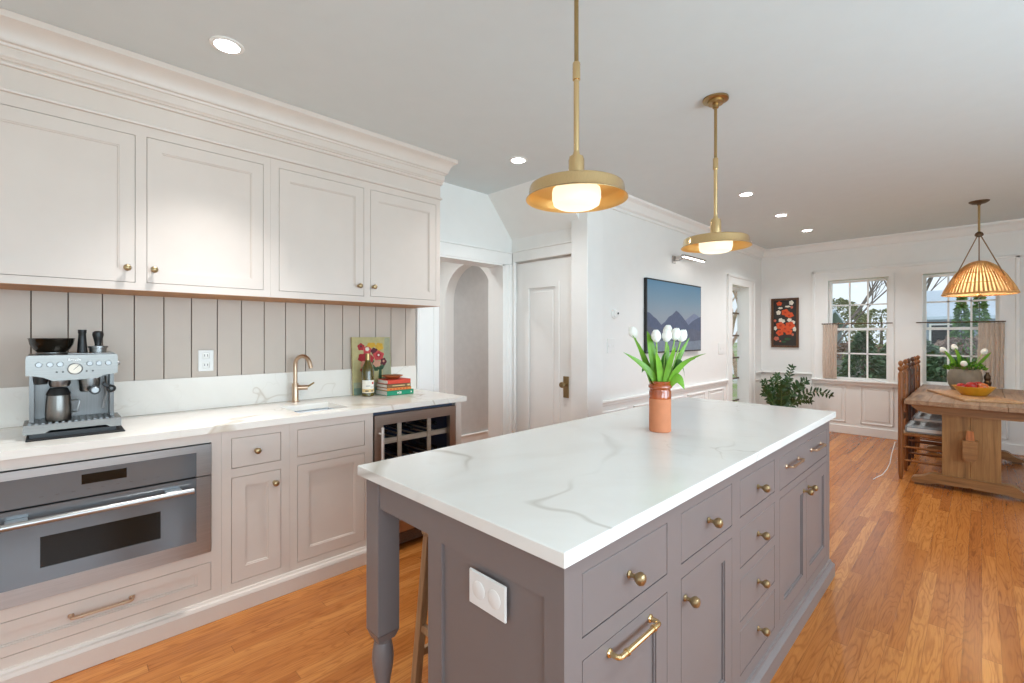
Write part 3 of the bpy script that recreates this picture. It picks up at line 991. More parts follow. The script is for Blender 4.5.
def lying_bottle(x, z, lab, first=[None]):
    if first[0] is None:
        pr = [(0, 0), (0.013, 0.001), (0.014, 0.06), (0.016, 0.085), (0.034, 0.13), (0.037, 0.15), (0.037, 0.29), (0.033, 0.298), (0.0, 0.29)]
        o = MB().lathe(pr, (0, 0, 0), (0, 1, 0), 20, cap=False).o('wine_bottle', M['winedark'])
        first[0] = o
    else:
        o = first[0].copy()
        COL.objects.link(o)
    o.location = (x, YF + 0.075, z)
    tag(o, lab, 'bottle', 'bottles lying in the wine cooler')


lying_bottle(1.50, 0.736, 'dark wine bottle lying on the top cooler shelf, nearest the handle')
lying_bottle(1.69, 0.736, 'dark wine bottle lying mid top shelf of the wine cooler')
lying_bottle(1.88, 0.736, 'dark wine bottle lying on the top cooler shelf, far from the handle')
lying_bottle(1.50, 0.571, 'dark wine bottle on the second cooler shelf, beside the handle')
lying_bottle(1.69, 0.571, 'dark wine bottle on the second cooler shelf, between the two posts')
lying_bottle(1.88, 0.571, 'dark wine bottle on the second cooler shelf, at the far end')

# --- oven
c = thing('built_in_oven', 'stainless built-in speed oven under the coffee machine', 'oven', (0.16, 2.80, 0.322))
MB().box(-0.212, 0.534, YF + 0.02, 3.10, 0.330, 0.826).o('oven_box', M['black'], c)
YO = YF - 0.014
mb = MB().plate('y', -0.218, 0.538, 0.688, 0.832, YO, YF + 0.02, [(-0.160, 0.480, 0.688, 0.800)])
mb.box(-0.160, 0.480, YO + 0.004, YF + 0.02, 0.690, 0.800)
mb.o('control_panel', M['steel'], c)
cp = MB().box(-0.160, 0.480, YO, YO + 0.005, 0.690, 0.800, 0.001).o('control_glass', M['ovenglass'], c, label='grey glass control strip')
MB().box(0.090, 0.231, YO - 0.001, YO, 0.741, 0.781).o('display', M['blackglass'], cp, label='black display')
for k in range(9):
    MB().box(-0.03 + k * 0.045, -0.018 + k * 0.045, YO - 0.0006, YO, 0.7185, 0.7205).o('touch_mark', M['dark'], cp)
mb = MB().plate('y', -0.218, 0.538, 0.326, 0.684, YO, YF + 0.02, [(-0.160, 0.480, 0.390, 0.684)])
dr = mb.o('door', M['steel'], c)
mb = MB().plate('y', -0.160, 0.480, 0.390, 0.683, YO + 0.001, YO + 0.006, [(-0.027, 0.347, 0.445, 0.565)])
mb.o('door_glass', M['ovenglass'], dr, label='grey glass door panel')
MB().box(-0.03, 0.35, YO + 0.004, YO + 0.010, 0.442, 0.568).o('window', M['blackglass'], dr, label='dark viewing window')
mb = MB().cyl((-0.14, YO - 0.047, 0.640), (0.462, YO - 0.047, 0.640), 0.0125, None, 18)
for xx in (-0.09, 0.39):
    mb.box(xx - 0.03, xx + 0.03, YO - 0.045, YO, 0.640, 0.653, 0.003)
mb.o('handle', M['steel'], dr, label='round steel bar handle')

# --- countertop, splashback, sink, tap
tag(MB().plate('z', -0.262, 2.072, 2.54, 3.19, CT, 0.914, [(0.97, 1.265, 2.645, 2.945)]).o('countertop', M['quartz2'], None, (0.9, 2.86, CT)), 'long pale stone countertop with coffee machine and sink along the wall', 'countertop')
tag(MB().box(-0.262, 2.068, 3.168, 3.19, 0.9145, 1.10, 0.001).o('splashback', M['quartz2'], None, (0.9, 3.17, 0.914)), 'low veined stone splashback under the vertical boards', 'splashback')
s = thing('sink', 'small white undermount sink let into the wall counter', 'sink', (1.117, 2.795, 0.70))
mb = MB().plate('z', 0.955, 1.28, 2.63, 2.96, 0.875, 0.881, [(0.975, 1.26, 2.65, 2.94)])
mb.box(0.967, 0.975, 2.642, 2.948, 0.70, 0.879).box(1.26, 1.268, 2.642, 2.948, 0.70, 0.879).box(0.975, 1.26, 2.642, 2.65, 0.70, 0.879).box(0.975, 1.26, 2.94, 2.948, 0.70, 0.879).box(0.967, 1.268, 2.642, 2.948, 0.692, 0.70)
mb.o('basin', M['sinkwhite'], s)
MB().lathe([(0.034, 0), (0.034, 0.003), (0.02, 0.003), (0.018, 0.0)], (1.117, 2.80, 0.70), (0, 0, 1), 20).o('drain', M['chrome'], s, label='chrome drain')
t = thing('tap', 'bronze single-lever tap with curved spout behind the sink', 'tap', (1.117, 3.10, 0.914))
mb = MB().lathe([(0.026, 0), (0.026, 0.004), (0.0195, 0.006), (0.0195, 0.118), (0.0185, 0.12)], (1.117, 3.10, 0.914), (0, 0, 1), 22)
mb.o('body', M['champagne'], t)
pts = [(1.117, 3.10, 1.03), (1.117, 3.10, 1.13), (1.117, 3.10, 1.155)] + arc_pts((1.117 + 0.028, 3.10 - 0.045, 1.155), (-0.53, 0.85, 0), (0, 0, 1), 0.053, 0, PI * 0.93, 14)[1:]
e = pts[-1]
mb = MB().tube(pts + [e + Vector((0.006, -0.008, -0.035))], 0.0125, 14)
mb.o('spout', M['champagne'], t)
mb = MB().cyl((1.13, 3.095, 1.005), (1.185, 3.075, 1.005), 0.0155, None, 16)
mb.o('lever_barrel', M['champagne'], t)
MB().tube([(1.178, 3.077, 1.005), (1.19, 3.073, 1.012), (1.222, 3.062, 1.034)], [0.006, 0.006, 0.005], 8).o('lever', M['brassdark'], t)

# --- upper cabinets
YU = 2.81
c = thing('wall_cabinet', 'pair of greige upper cabinet doors above the coffee machine, left end of the run', 'cabinet', (0.3, 3.0, 1.555))
fo = [(-0.228, 0.286, 1.59, 2.285), (0.328, 0.842, 1.592, 2.29)]
face_frame(-0.262, 0.878, 1.555, 2.34, YU, fo, M['greige'], c)
carcass(-0.262, 0.878, YU + 0.019, 3.186, 1.566, 2.34, M['greige'], c, True)
MB().box(-0.262, 0.878, YU + 0.002, 3.176, 1.5535, 1.566).o('underside', M['oakbrown'], c, label='bare wood underside')
for k, (a, b_, z0, z1) in enumerate(fo):
    d = shaker('door', a, b_, z0, z1, YU, M['greige'], c, 0.058, 0.062, 0.057)
    knob((0.254, 0.354)[k], YU, 1.655, d)
c = thing('wall_cabinet', 'pair of greige upper cabinet doors above the sink and wine cooler', 'cabinet', (1.46, 3.0, 1.555))
fo = [(0.923, 1.44, 1.593, 2.292), (1.485, 2.004, 1.595, 2.293)]
face_frame(0.8785, 2.04, 1.555, 2.34, YU, fo, M['greige'], c)
carcass(0.8785, 2.04, YU + 0.019, 3.186, 1.566, 2.34, M['greige'], c, True)
MB().box(0.8785, 2.04, YU + 0.002, 3.176, 1.5535, 1.566).o('underside', M['oakbrown'], c, label='bare wood underside')
for k, (a, b_, z0, z1) in enumerate(fo):
    d = shaker('door', a, b_, z0, z1, YU, M['greige'], c, 0.058, 0.066, 0.057)
    knob((1.402, 1.502)[k], YU, 1.657, d)
# frieze and crown over the upper cabinets, mitred round the right end


def swept(pr, x0, x1, y, yb):
    """profile (out, z) run along the front then back along the right end"""
    mb = MB()
    rows = []
    for path in ((lambda p: (x0, y - p)), (lambda p: (x1 + p, y - p)), (lambda p: (x1 + p, yb))):
        rows.append([mb.bm.verts.new((*path(p), z)) for p, z in pr])
    for a, b_ in zip(rows, rows[1:]):
        for k in range(len(pr) - 1):
            mb.bm.faces.new([a[k], a[k + 1], b_[k + 1], b_[k]])
    for r in (rows[0], rows[-1]):
        mb.bm.faces.new(r)
    mb.bm.normal_update()
    bmesh.ops.recalc_face_normals(mb.bm, faces=mb.bm.faces[:])
    return mb


t = thing('cabinet_cornice', 'greige stepped crown moulding and frieze over the upper cabinets', 'moulding', (0.9, 2.9, 2.34))
MB().box(-0.262, 2.041, YU - 0.001, 3.186, 2.3405, H - 0.002).o('frieze', M['greige'], t)
swept([(0, 2.336), (0.010, 2.338), (0.012, 2.346), (0.006, 2.350), (0.006, 2.354), (0.0, 2.357)], -0.262, 2.041, YU - 0.001, 3.186).o('bead', M['greige'], t, ang=25)
cr = [(0, 2.442), (0.010, 2.444), (0.013, 2.452), (0.010, 2.460), (0.016, 2.463), (0.016, 2.468), (0.022, 2.476), (0.024, 2.486), (0.024, 2.512), (0.030, 2.515), (0.033, 2.524), (0.042, 2.528), (0.042, 2.534), (0.047, 2.548), (0.056, 2.572), (0.072, 2.592), (0.092, 2.603), (0.094, 2.615), (0.094, H - 0.001), (0, H - 0.001)]
swept(cr, -0.262, 2.041, YU - 0.001, 3.186).o('crown', M['greige'], t, ang=25)

# ================================================================== ISLAND
YI = 0.60
c = thing('kitchen_island', 'taupe kitchen island with drawers, doors and turned corner legs', 'island', (1.92, 1.0, 0))
isl = M['island']
ho = [(0.805, 1.187, 0.695, 0.835), (0.805, 1.187, 0.135, 0.648),
      (1.269, 1.651, 0.692, 0.837), (1.269, 1.651, 0.135, 0.652),
      (1.726, 2.113, 0.698, 0.832), (1.726, 2.113, 0.518, 0.657), (1.726, 2.113, 0.330, 0.480), (1.726, 2.113, 0.140, 0.300),
      (2.182, 3.026, 0.685, 0.825), (2.182, 3.026, 0.140, 0.652)]
MB().plate('y', 0.745, 3.09, 0.08, CT, YI, YI + 0.02, ho).o('face_frame', isl, c)
MB().box(0.765, 3.07, YI + 0.0205, YI + 0.024, 0.08, CT).o('backing', M['greigedark'], c)
# end panels, back
for a, b_, s in ((0.745, 0.763, -1), (3.072, 3.09, 1)):
    mb = MB().plate('x', YI + 0.02, 1.082, 0.08, CT, a, b_, [(0.655, 1.020, 0.15, 0.785)])
    q = (a + 0.009, b_) if s < 0 else (a, b_ - 0.009)
    mb.box(q[0], q[1], 0.645, 1.03, 0.14, 0.795)
    mb.o('end_panel', isl, c)
MB().box(0.763, 3.072, 1.062, 1.082, 0.08, CT).box(0.763, 3.072, 0.63, 1.06, 0.08, 0.1).o('back_panel', isl, c)
# plinth moulding
pz = [(0, 0), (0, 0.064), (0.006, 0.070), (0.010, 0.075), (0.014, 0.078), (0.016, 0.090), (0.0225, 0.092)]


def ring_mould(mb, x0, x1, y0, y1, pr):
    rows = []
    for cx, cy, dx, dy in ((x0, y0, 1, 1), (x1, y0, -1, 1), (x1, y1, -1, -1), (x0, y1, 1, -1)):
        rows.append([mb.bm.verts.new((cx + dx * p, cy + dy * p, z)) for p, z in pr])
    for i in range(4):
        a, b_ = rows[i], rows[(i + 1) % 4]
        for k in range(len(pr) - 1):
            mb.bm.faces.new([a[k], b_[k], b_[k + 1], a[k + 1]])
    return mb


ring_mould(MB(), 0.7225, 3.1125, 0.5775, 1.1045, pz).o('plinth', isl, c, ang=20)
ih = M['antique']


def idr(name, k, kn=None, flat=True, rt=0.055, rb=0.06):
    a, b_, z0, z1 = ho[k]
    return shaker(name, a, b_, z0, z1, YI, isl, c, 0.06, rt, rb, flat)


d = idr('drawer', 0); knob(0.992, YI, 0.766, d, ih, 1.02)
d = idr('pull_out_door', 1, flat=False, rt=0.075); pull(0.907, 1.092, YI, 0.617, d, M['brass'], 0.0065, 0.028)
d = idr('drawer', 2); knob(1.455, YI, 0.767, d, ih, 1.02)
d = idr('door', 3, flat=False); knob(1.292, YI, 0.59, d, ih, 1.02)
for k, z in ((4, 0.767), (5, 0.588), (6, 0.408), (7, 0.228)):
    d = idr('drawer', k); knob(1.91, YI, z, d, ih)
d = idr('drawer', 8)
pull(2.275, 2.46, YI, 0.772, d, M['champagne'], 0.0052, 0.026); pull(2.69, 2.88, YI, 0.772, d, M['champagne'], 0.0052, 0.026)
d = shaker('door', 2.182, 2.604, 0.14, 0.652, YI, isl, c, 0.06, 0.06, 0.06); knob(2.553, YI, 0.60, d, ih)
d = shaker('door', 2.604, 3.026, 0.14, 0.652, YI, isl, c, 0.06, 0.06, 0.06); knob(2.637, YI, 0.60, d, ih)
# overhang apron and turned legs
mb = MB().box(0.75, 0.772, 1.0825, 1.359, 0.786, CT - 0.001, 0.001).box(3.063, 3.085, 1.0825, 1.359, 0.786, CT - 0.001, 0.001).box(0.824, 3.011, 1.405, 1.427, 0.786, CT - 0.001, 0.001)
mb.o('apron', isl, c)
for xx in (0.784, 3.051):
    h = 0.039
    yc = 1.399
    mb = MB()
    mb.box(xx - h, xx + h, yc - h, yc + h, 0.372, CT - 0.001, 0.0015)
    pr = [(0.047, 0.37), (0.029, 0.344), (0.0295, 0.338), (0.026, 0.333), (0.029, 0.326), (0.034, 0.298), (0.035, 0.275), (0.032, 0.245), (0.026, 0.21), (0.022, 0.18), (0.0205, 0.15), (0.020, 0.10), (0.026, 0.085), (0.020, 0.075), (0.024, 0.05), (0.026, 0.03), (0.020, 0.0)]
    # chamfered lower corners of the square block
    lo = [mb.bm.verts.new((xx + sx * 0.028, yc + sy * 0.028, 0.343)) for sx, sy in ((-1, -1), (1, -1), (1, 1), (-1, 1))]
    hi = [mb.bm.verts.new((xx + sx * h, yc + sy * h, 0.372)) for sx, sy in ((-1, -1), (1, -1), (1, 1), (-1, 1))]
    for k in range(4):
        mb.bm.faces.new([lo[k], lo[(k + 1) % 4], hi[(k + 1) % 4], hi[k]])
    mb.bm.faces.new(lo[::-1])
    mb.lathe([(r, z) for r, z in pr[1:]], (xx, yc, 0), (0, 0, 1), 28)
    mb.o('turned_leg', isl, c)
tag(MB().box(0.718, 3.128, 0.577, 1.447, CT, 0.914, 0.002).o('island_worktop', M['quartz'], None, (1.92, 1.01, CT)), 'white veined stone worktop on the taupe island', 'worktop')
# outlet plate on the island end
o = thing('outlet_plate', 'white double outlet plate on the near end of the island', 'outlet', (0.744, 0.83, 0.725))
MB().box(0.737, 0.7445, 0.765, 0.896, 0.682, 0.767, 0.003).o('plate', M['plate'], o)
for yy in (0.858, 0.803):
    MB().lathe([(0.0215, 0), (0.0215, 0.0008), (0.0195, 0.0016), (0, 0.0016)], (0.737, yy, 0.725), (-1, 0, 0), 24).o('socket', M['trim'], o)

# stool tucked under the overhang
s = thing('wooden_stool', 'pale wooden stool tucked under the near end of the island overhang', 'stool', (1.115, 1.25, 0))
sx0, sx1, sy0, sy1 = 0.945, 1.285, 1.105, 1.405
MB().box(sx0 - 0.01, sx1 + 0.01, sy0 - 0.01, sy1, 0.635, 0.665, 0.008, 2).o('seat', M['stoolwood'], s)
legs = []
for ax, sgx in ((sx0 + 0.015, -1), (sx1 - 0.015, 1)):
    for ay, sgy in ((sy0 + 0.015, -1), (sy1 - 0.015, 1)):
        topp = Vector((ax, ay, 0.636))
        bot = Vector((ax + sgx * 0.03, ay + sgy * (0.05 if sgy > 0 else 0.0), 0.0))
        legs.append((topp, bot))
        dd = (topp - bot)
        mb = MB().obox((topp + bot) / 2, (0.0145, 0, 0), (0, 0.0145, 0), dd / 2, 0.002)
        mb.o('leg', M['stoolwood'], s)


def lp(k, z):
    a, b_ = legs[k]
    return b_ + (a - b_) * (z / 0.636)


for (i, j, z) in ((0, 2, 0.42), (1, 3, 0.42), (1, 3, 0.20), (0, 2, 0.20), (0, 1, 0.30), (2, 3, 0.30)):
    a, b_ = lp(i, z), lp(j, z)
    dv = (b_ - a)
    perp = dv.cross(UP).normalized() * 0.008
    MB().obox((a + b_) / 2, dv / 2, perp, UP * 0.013, 0.001).o('stretcher', M['stoolwood'], s)

# ================================================================== COFFEE CORNER
tag(MB().box(-0.07, 0.238, 2.685, 3.05, 0.9145, 0.9195, 0.001).o('counter_mat', M['blackmatte'], None, (0.08, 2.86, 0.9145)), 'black ribbed mat under the espresso machine', 'mat')
c = thing('espresso_machine', 'stainless espresso machine with built-in grinder on the black mat', 'coffee machine', (0.072, 2.88, 0.92))
Y0 = 2.735
mb = MB().box(-0.062, 0.208, 2.90, 3.06, 0.935, 1.25, 0.006).box(-0.062, -0.048, 2.80, 2.90, 0.97, 1.18).box(0.194, 0.208, 2.80, 2.90, 0.97, 1.18)
mb.o('body', M['steelback'], c)
hd = [(-0.071, Y0, 1.176), (-0.071, Y0, 1.250), (-0.066, Y0, 1.258), (0.211, Y0, 1.258), (0.216, Y0, 1.250), (0.216, Y0, 1.174), (0.196, Y0, 1.170), (0.172, Y0, 1.168), (0.148, Y0, 1.154), (0.010, Y0, 1.150), (-0.020, Y0, 1.166), (-0.040, Y0, 1.172)]
MB().prism(hd, (0, 0.30, 0)).o('head', M['steeldark'], c)
mb = MB().prism([(-0.078, 2.72, 0.938), (-0.078, 2.72, 0.974), (0.228, 2.72, 0.974), (0.228, 2.72, 0.938), (0.19, 2.72, 0.938), (0.175, 2.72, 0.948), (0.0, 2.72, 0.948), (-0.015, 2.72, 0.938)], (0, 0.185, 0))
mb.o('drip_tray', M['steeldark'], c)
MB().box(-0.06, 0.21, 2.725, 2.9, 0.9195, 0.9375).o('foot_base', M['black'], c)
mb = MB()
for k in range(14):
    mb.box(-0.065 + k * 0.02, -0.055 + k * 0.02, 2.735, 2.895, 0.9745, 0.978)
mb.o('tray_grid', M['chromedark'], c)
for xx in (-0.033, 0.0, 0.03, 0.123, 0.153, 0.184):
    MB().lathe([(0.0105, 0), (0.0105, 0.004), (0.009, 0.006), (0, 0.006)], (xx, Y0, 1.2195), (0, -1, 0), 20).o('button', M['chromedark'], c)
for xx in (0.02, 0.039, 0.113, 0.133):
    MB().lathe([(0.0035, 0), (0.0035, 0.002), (0, 0.002)], (xx, Y0, 1.187), (0, -1, 0), 10).o('indicator', M['dark'], c)
g = MB().lathe([(0.0245, 0), (0.0245, 0.007), (0.021, 0.009), (0.021, 0.007), (0, 0.007)], (0.076, Y0, 1.199), (0, -1, 0), 28).o('pressure_gauge', M['chromedark'], c)
MB().lathe([(0.0205, 0), (0, 0.0004)], (0.076, Y0 - 0.0075, 1.199), (0, -1, 0), 24).o('dial', M['label'], g, label='white dial')
MB().obox((0.08, Y0 - 0.0085, 1.204), (0.009, 0, 0.010), (0, 0.0003, 0), (-0.0006, 0, 0.0005)).o('needle', M['dark'], g)
text_mesh('lettering', 'Breville', 0.0135, M['plate'], c, (0.075, Y0 - 0.0006, 1.2375), Matrix.Rotation(PI / 2, 3, 'X').to_quaternion())
# grinder outlet, group head, portafilter, steam wand
MB().lathe([(0.020, 0), (0.024, 0.02), (0.024, 0.035)], (-0.028, 2.80, 1.135), (0, 0, 1), 18).o('grinder_outlet', M['black'], c)
MB().lathe([(0.030, 0), (0.034, 0.01), (0.034, 0.035)], (0.03, 2.80, 1.122), (0, 0, 1), 22).o('filter_holder', M['chromedark'], c)
mb = MB().lathe([(0.034, 0), (0.036, 0.02), (0.036, 0.05)], (0.125, 2.80, 1.12), (0, 0, 1), 24)
mb.o('group_head', M['chromedark'], c)
p = MB().lathe([(0.030, 0), (0.033, 0.005), (0.034, 0.025)], (0.125, 2.80, 1.094), (0, 0, 1), 24).o('portafilter', M['chromedark'], c)
MB().cyl((0.128, 2.77, 1.108), (0.138, 2.69, 1.106), 0.013, 0.019, 18).o('grip', M['black'], p)
MB().lathe([(0.014, 0), (0.012, 0.002), (0, 0.002)], (0.138, 2.69, 1.106), (0.12, -1, 0), 18).o('grip_cap', M['chromedark'], p)
w = MB().tube([(0.178, 2.80, 1.155), (0.180, 2.775, 1.13), (0.176, 2.762, 1.08), (0.166, 2.752, 1.018)], 0.0042, 8).o('steam_wand', M['chromedark'], c)
MB().tube(arc_pts((0.196, 2.765, 1.102), (1, 0, 0), (0, 0, 1), 0.013, 0, 2 * PI, 14)[:-1], 0.0045, 8, True).obox((0.180, 2.768, 1.118), (0.012, 0, -0.010), (0, 0.006, 0), (0.005, 0, 0.006), 0.002).o('wand_grip', M['black'], w)
h = MB().lathe([(0.050, 0), (0.052, 0.004), (0.052, 0.008)], (0.006, 2.88, 1.259), (0, 0, 1), 28).o('hopper_collar', M['chromedark'], c)
MB().lathe([(0.046, 0), (0.060, 0.016), (0.070, 0.036), (0.074, 0.058), (0.076, 0.060), (0.074, 0.062), (0.0, 0.062)], (0.006, 2.88, 1.267), (0, 0, 1), 32).o('bean_hopper', M['blackglass'], h, label='smoky bean hopper')
MB().lathe([(0.009, 0), (0.009, 0.012)], (0.217, 2.80, 1.215), (1, 0, 0), 14).o('steam_dial', M['chromedark'], c)
MB().box(0.055, 0.21, 2.80, 3.03, 1.2585, 1.2625, 0.001).o('cup_rail', M['chromedark'], c)
# loose tools
tag(MB().lathe([(0.019, 0), (0.018, 0.012), (0.0145, 0.06), (0.013, 0.085), (0.015, 0.09), (0.015, 0.104), (0, 0.104)], (0.104, 2.88, 1.263), (0, 0, 1), 18).o('coffee_tool', M['black'], None, (0.104, 2.88, 1.263)), 'tall black tapered coffee tool standing on the espresso machine', 'coffee tool')
o = thing('tamper', 'black-knobbed coffee tamper in its steel ring on the espresso machine', 'tamper', (0.158, 2.88, 1.263))
MB().lathe([(0.030, 0), (0.031, 0.02), (0.036, 0.022), (0.036, 0.029), (0.014, 0.031)], (0.158, 2.88, 1.263), (0, 0, 1), 24).o('ring', M['chromedark'], o, label='steel base and ring')
MB().lathe([(0.013, 0.030), (0.012, 0.038), (0.016, 0.060), (0.0205, 0.080), (0.019, 0.092), (0.012, 0.098), (0, 0.099)], (0.158, 2.88, 1.263), (0, 0, 1), 20).o('handle', M['black'], o)
o = thing('milk_pitcher', 'steel milk pitcher on the espresso machine drip tray', 'pitcher', (0.026, 2.79, 0.978))
MB().lathe([(0.040, 0), (0.041, 0.002), (0.041, 0.05), (0.039, 0.085), (0.037, 0.107), (0.035, 0.107), (0.037, 0.08), (0.037, 0.01), (0, 0.008)], (0.026, 2.79, 0.9785), (0, 0, 1), 28, cap=False).o('jug', M['steeldark'], o)
MB().lathe([(0.037, 0), (0.0395, 0.006), (0.028, 0.030), (0.0, 0.032)], (0.026, 2.79, 1.086), (0, 0, 1), 24).o('collar', M['black'], o, label='black funnel collar')
MB().tube([(0.060, 2.785, 1.06), (0.085, 2.775, 1.062), (0.092, 2.773, 1.055), (0.084, 2.775, 1.01), (0.062, 2.785, 1.012)], 0.0035, 8).o('handle', M['chromedark'], o)

# wall outlet on the boards
o = thing('wall_outlet', 'white duplex outlet on the boards right of the espresso machine', 'outlet', (0.642, 3.176, 1.195))
MB().box(0.604, 0.681, 3.1685, 3.1755, 1.133, 1.256, 0.003).o('plate', M['plate'], o)
for z in (1.222, 1.168):
    q = MB().box(0.625, 0.66, 3.166, 3.169, z - 0.019, z + 0.019, 0.006, 2).o('socket', M['trim'], o)
    MB().box(0.634, 0.637, 3.1652, 3.1665, z - 0.004, z + 0.009).box(0.648, 0.651, 3.1652, 3.1665, z - 0.004, z + 0.009).o('slot', M['dark'], q)

# ================================================================== PAINTING, BOTTLE, BOOKS
o = thing('canvas_painting', 'unframed painting of red and yellow flowers leaning on the splashback', 'painting', (1.685, 3.15, 0.914))
cx0, cx1, cz0, cz1 = 1.522, 1.825, 0.9148, 1.327
yb, yt = 3.125, 3.152    # leans back


def cvp(u, v, d=0.0):
    """point on the leaning canvas, u,v in 0..1"""
    return (cx0 + (cx1 - cx0) * u, yb + (yt - yb) * v - d, cz0 + (cz1 - cz0) * v)


mb = MB()
mb.prism([cvp(0, 0), cvp(1, 0), cvp(1, 1), cvp(0, 1)], (0, 0.014, 0))
mb.o('canvas', [P['olive']], o)


def disc(mb, u, v, ru, rv, d, n=30, wob=0.11, mat=0, pt=None, ph=0.0):
    mb.mi = mat
    pts = []
    for k in range(n):
        t = 2 * PI * k / n
        w = 1 + wob * math.sin(5 * t + ph)
        pts.append(pt(u + ru * w * math.cos(t), v + rv * w * math.sin(t), d))
    mb.face(pts)


mb = MB()
mats = [P['sage'], P['teal'], P['crimson'], P['rose'], P['wine'], P['gold'], P['blush'], P['leafp'], P['white']]
mb.mi = 0
mb.face([cvp(0.01, 0.12, 0.0008), cvp(0.99, 0.12, 0.0008), cvp(0.99, 0.2, 0.0008), cvp(0.01, 0.22, 0.0008)])
mb.face([cvp(0.75, 0.2, 0.0006), cvp(0.99, 0.2, 0.0006), cvp(0.99, 0.99, 0.0006), cvp(0.85, 0.99, 0.0006)])
mb.mi = 1
mb.face([cvp(0.01, 0.005, 0.0008), cvp(0.99, 0.005, 0.0008), cvp(0.99, 0.12, 0.0009), cvp(0.01, 0.12, 0.0009)])
mb.mi = 7
for (a, b_), (a2, b2) in (((0.68, 0.14), (0.72, 0.55)), ((0.66, 0.42), (0.58, 0.52)), ((0.72, 0.42), (0.85, 0.55)), ((0.6, 0.4), (0.5, 0.6))):
    mb.face([cvp(a - 0.05, b_, 0.0011), cvp(a + 0.05, b_, 0.0011), cvp(a2 + 0.03, b2, 0.0011), cvp(a2 - 0.03, b2, 0.0011)])
fl = [(0.22, 0.83, 0.085, 0.062, 2), (0.38, 0.77, 0.11, 0.078, 3), (0.38, 0.79, 0.05, 0.035, 8), (0.49, 0.86, 0.12, 0.045, 5), (0.70, 0.83, 0.10, 0.07, 5), (0.56, 0.75, 0.09, 0.06, 4), (0.67, 0.67, 0.14, 0.085, 3), (0.67, 0.68, 0.07, 0.045, 2), (0.80, 0.56, 0.08, 0.065, 4), (0.26, 0.64, 0.12, 0.075, 2), (0.30, 0.52, 0.10, 0.065, 6), (0.62, 0.53, 0.10, 0.06, 6), (0.27, 0.42, 0.08, 0.06, 2), (0.45, 0.62, 0.09, 0.07, 2), (0.22, 0.84, 0.03, 0.02, 4), (0.67, 0.68, 0.025, 0.02, 8), (0.80, 0.57, 0.025, 0.02, 6)]
for k, (u, v, ru, rv, mi) in enumerate(fl):
    disc(mb, u, v, ru, rv, 0.0013 + 0.00008 * k, mat=mi, pt=cvp, ph=k)
mb.o('painted_flowers', mats, o)

o = thing('wine_bottle', 'olive glass wine bottle with a cream label standing by the books', 'bottle', (1.589, 3.045, 0.9145))
MB().lathe([(0.038, 0), (0.0425, 0.004), (0.0425, 0.17), (0.037, 0.20), (0.018, 0.245), (0.0145, 0.26), (0.0145, 0.285), (0.016, 0.287), (0.016, 0.297), (0, 0.298)], (1.589, 3.045, 0.9145), (0, 0, 1), 28).o('glass', M['bottleglass'], o)
mb = MB()
for a0, a1, z0, z1, mi in ((-176, -4, 0.025, 0.113, 0), (-176, -4, 0.030, 0.052, 1), (-78, -58, 0.085, 0.100, 2), (-135, -95, 0.072, 0.075, 3), (-92, -52, 0.064, 0.066, 3), (-140, -110, 0.034, 0.043, 3), (-85, -65, 0.034, 0.042, 3)):
    mb.mi = mi
    r = 0.0429 if mi == 0 else 0.0433
    n = 12
    for k in range(n):
        t0, t1 = math.radians(a0 + (a1 - a0) * k / n), math.radians(a0 + (a1 - a0) * (k + 1) / n)
        mb.face([(1.589 + r * math.cos(t), 3.045 + r * math.sin(t), 0.9145 + z) for t, z in ((t0, z0), (t1, z0), (t1, z1), (t0, z1))])
mb.o('paper_label', [M['label'], M['labely'], M['red'], M['dark']], o)
MB().lathe([(0.0165, 0), (0.0165, 0.05), (0.0, 0.052)], (1.589, 3.045, 1.1615), (0, 0, 1), 20).o('foil', M['brassdark'], o)

books = [('bkgreen', 1.676, 1.892, 2.932, 3.10, 0.9148, 0.949, 'thick green book at the bottom of the stack by the painting'),
         ('bkorange', 1.678, 1.874, 2.935, 3.085, 0.9494, 0.9695, 'thin orange book second from the bottom of the stack'),
         ('bkbrown', 1.677, 1.870, 2.936, 3.09, 0.9699, 0.9955, 'brown book just under the red book in the stack'),
         ('bkred', 1.681, 1.868, 2.934, 3.08, 0.9959, 1.0255, 'red book on top of the stack, under the clay dish')]
for k, x0, x1, y0, y1, z0, z1, lab in books:
    b_ = thing('book', lab, 'book', ((x0 + x1) / 2, (y0 + y1) / 2, z0), 'books stacked beside the painting')
    mb = MB().box(x0, x1, y0, y1, z0, z0 + 0.0025).box(x0, x1, y0, y1, z1 - 0.0025, z1).box(x0, x1, y0, y0 + 0.003, z0, z1, 0.001)
    mb.o('cover', M[k], b_)
    MB().box(x0 + 0.003, x1 - 0.003, y0 + 0.003, y1 - 0.003, z0 + 0.0025, z1 - 0.0025).o('pages', M['paper'], b_)
    mb = MB()
    zc = (z0 + z1) / 2
    if k == 'bkgreen':
        mb.box(1.757, 1.767, y0 - 0.0006, y0, zc - 0.006, zc + 0.006).box(1.773, 1.777, y0 - 0.0006, y0, zc - 0.010, zc + 0.010).box(1.781, 1.789, y0 - 0.0006, y0, zc - 0.008, zc + 0.008).box(1.868, 1.876, y0 - 0.0006, y0, zc - 0.005, zc + 0.005)
        mb.o('spine_print', M['label'], b_)
    elif k == 'bkbrown':
        mb.box(1.72, 1.82, y0 - 0.0006, y0, zc - 0.003, zc + 0.003).box(1.842, 1.862, y0 - 0.0006, y0, zc - 0.006, zc + 0.006)
        mb.o('spine_print', M['labely'], b_)
    elif k == 'bkorange':
        for q in range(6):
            mb.box(1.70 + q * 0.026, 1.714 + q * 0.026, y0 - 0.0006, y0, zc - 0.004, zc + 0.004)
        mb.o('spine_print', M['bkred'], b_)
    else:
        mb.free = None
        mb.bm.free()
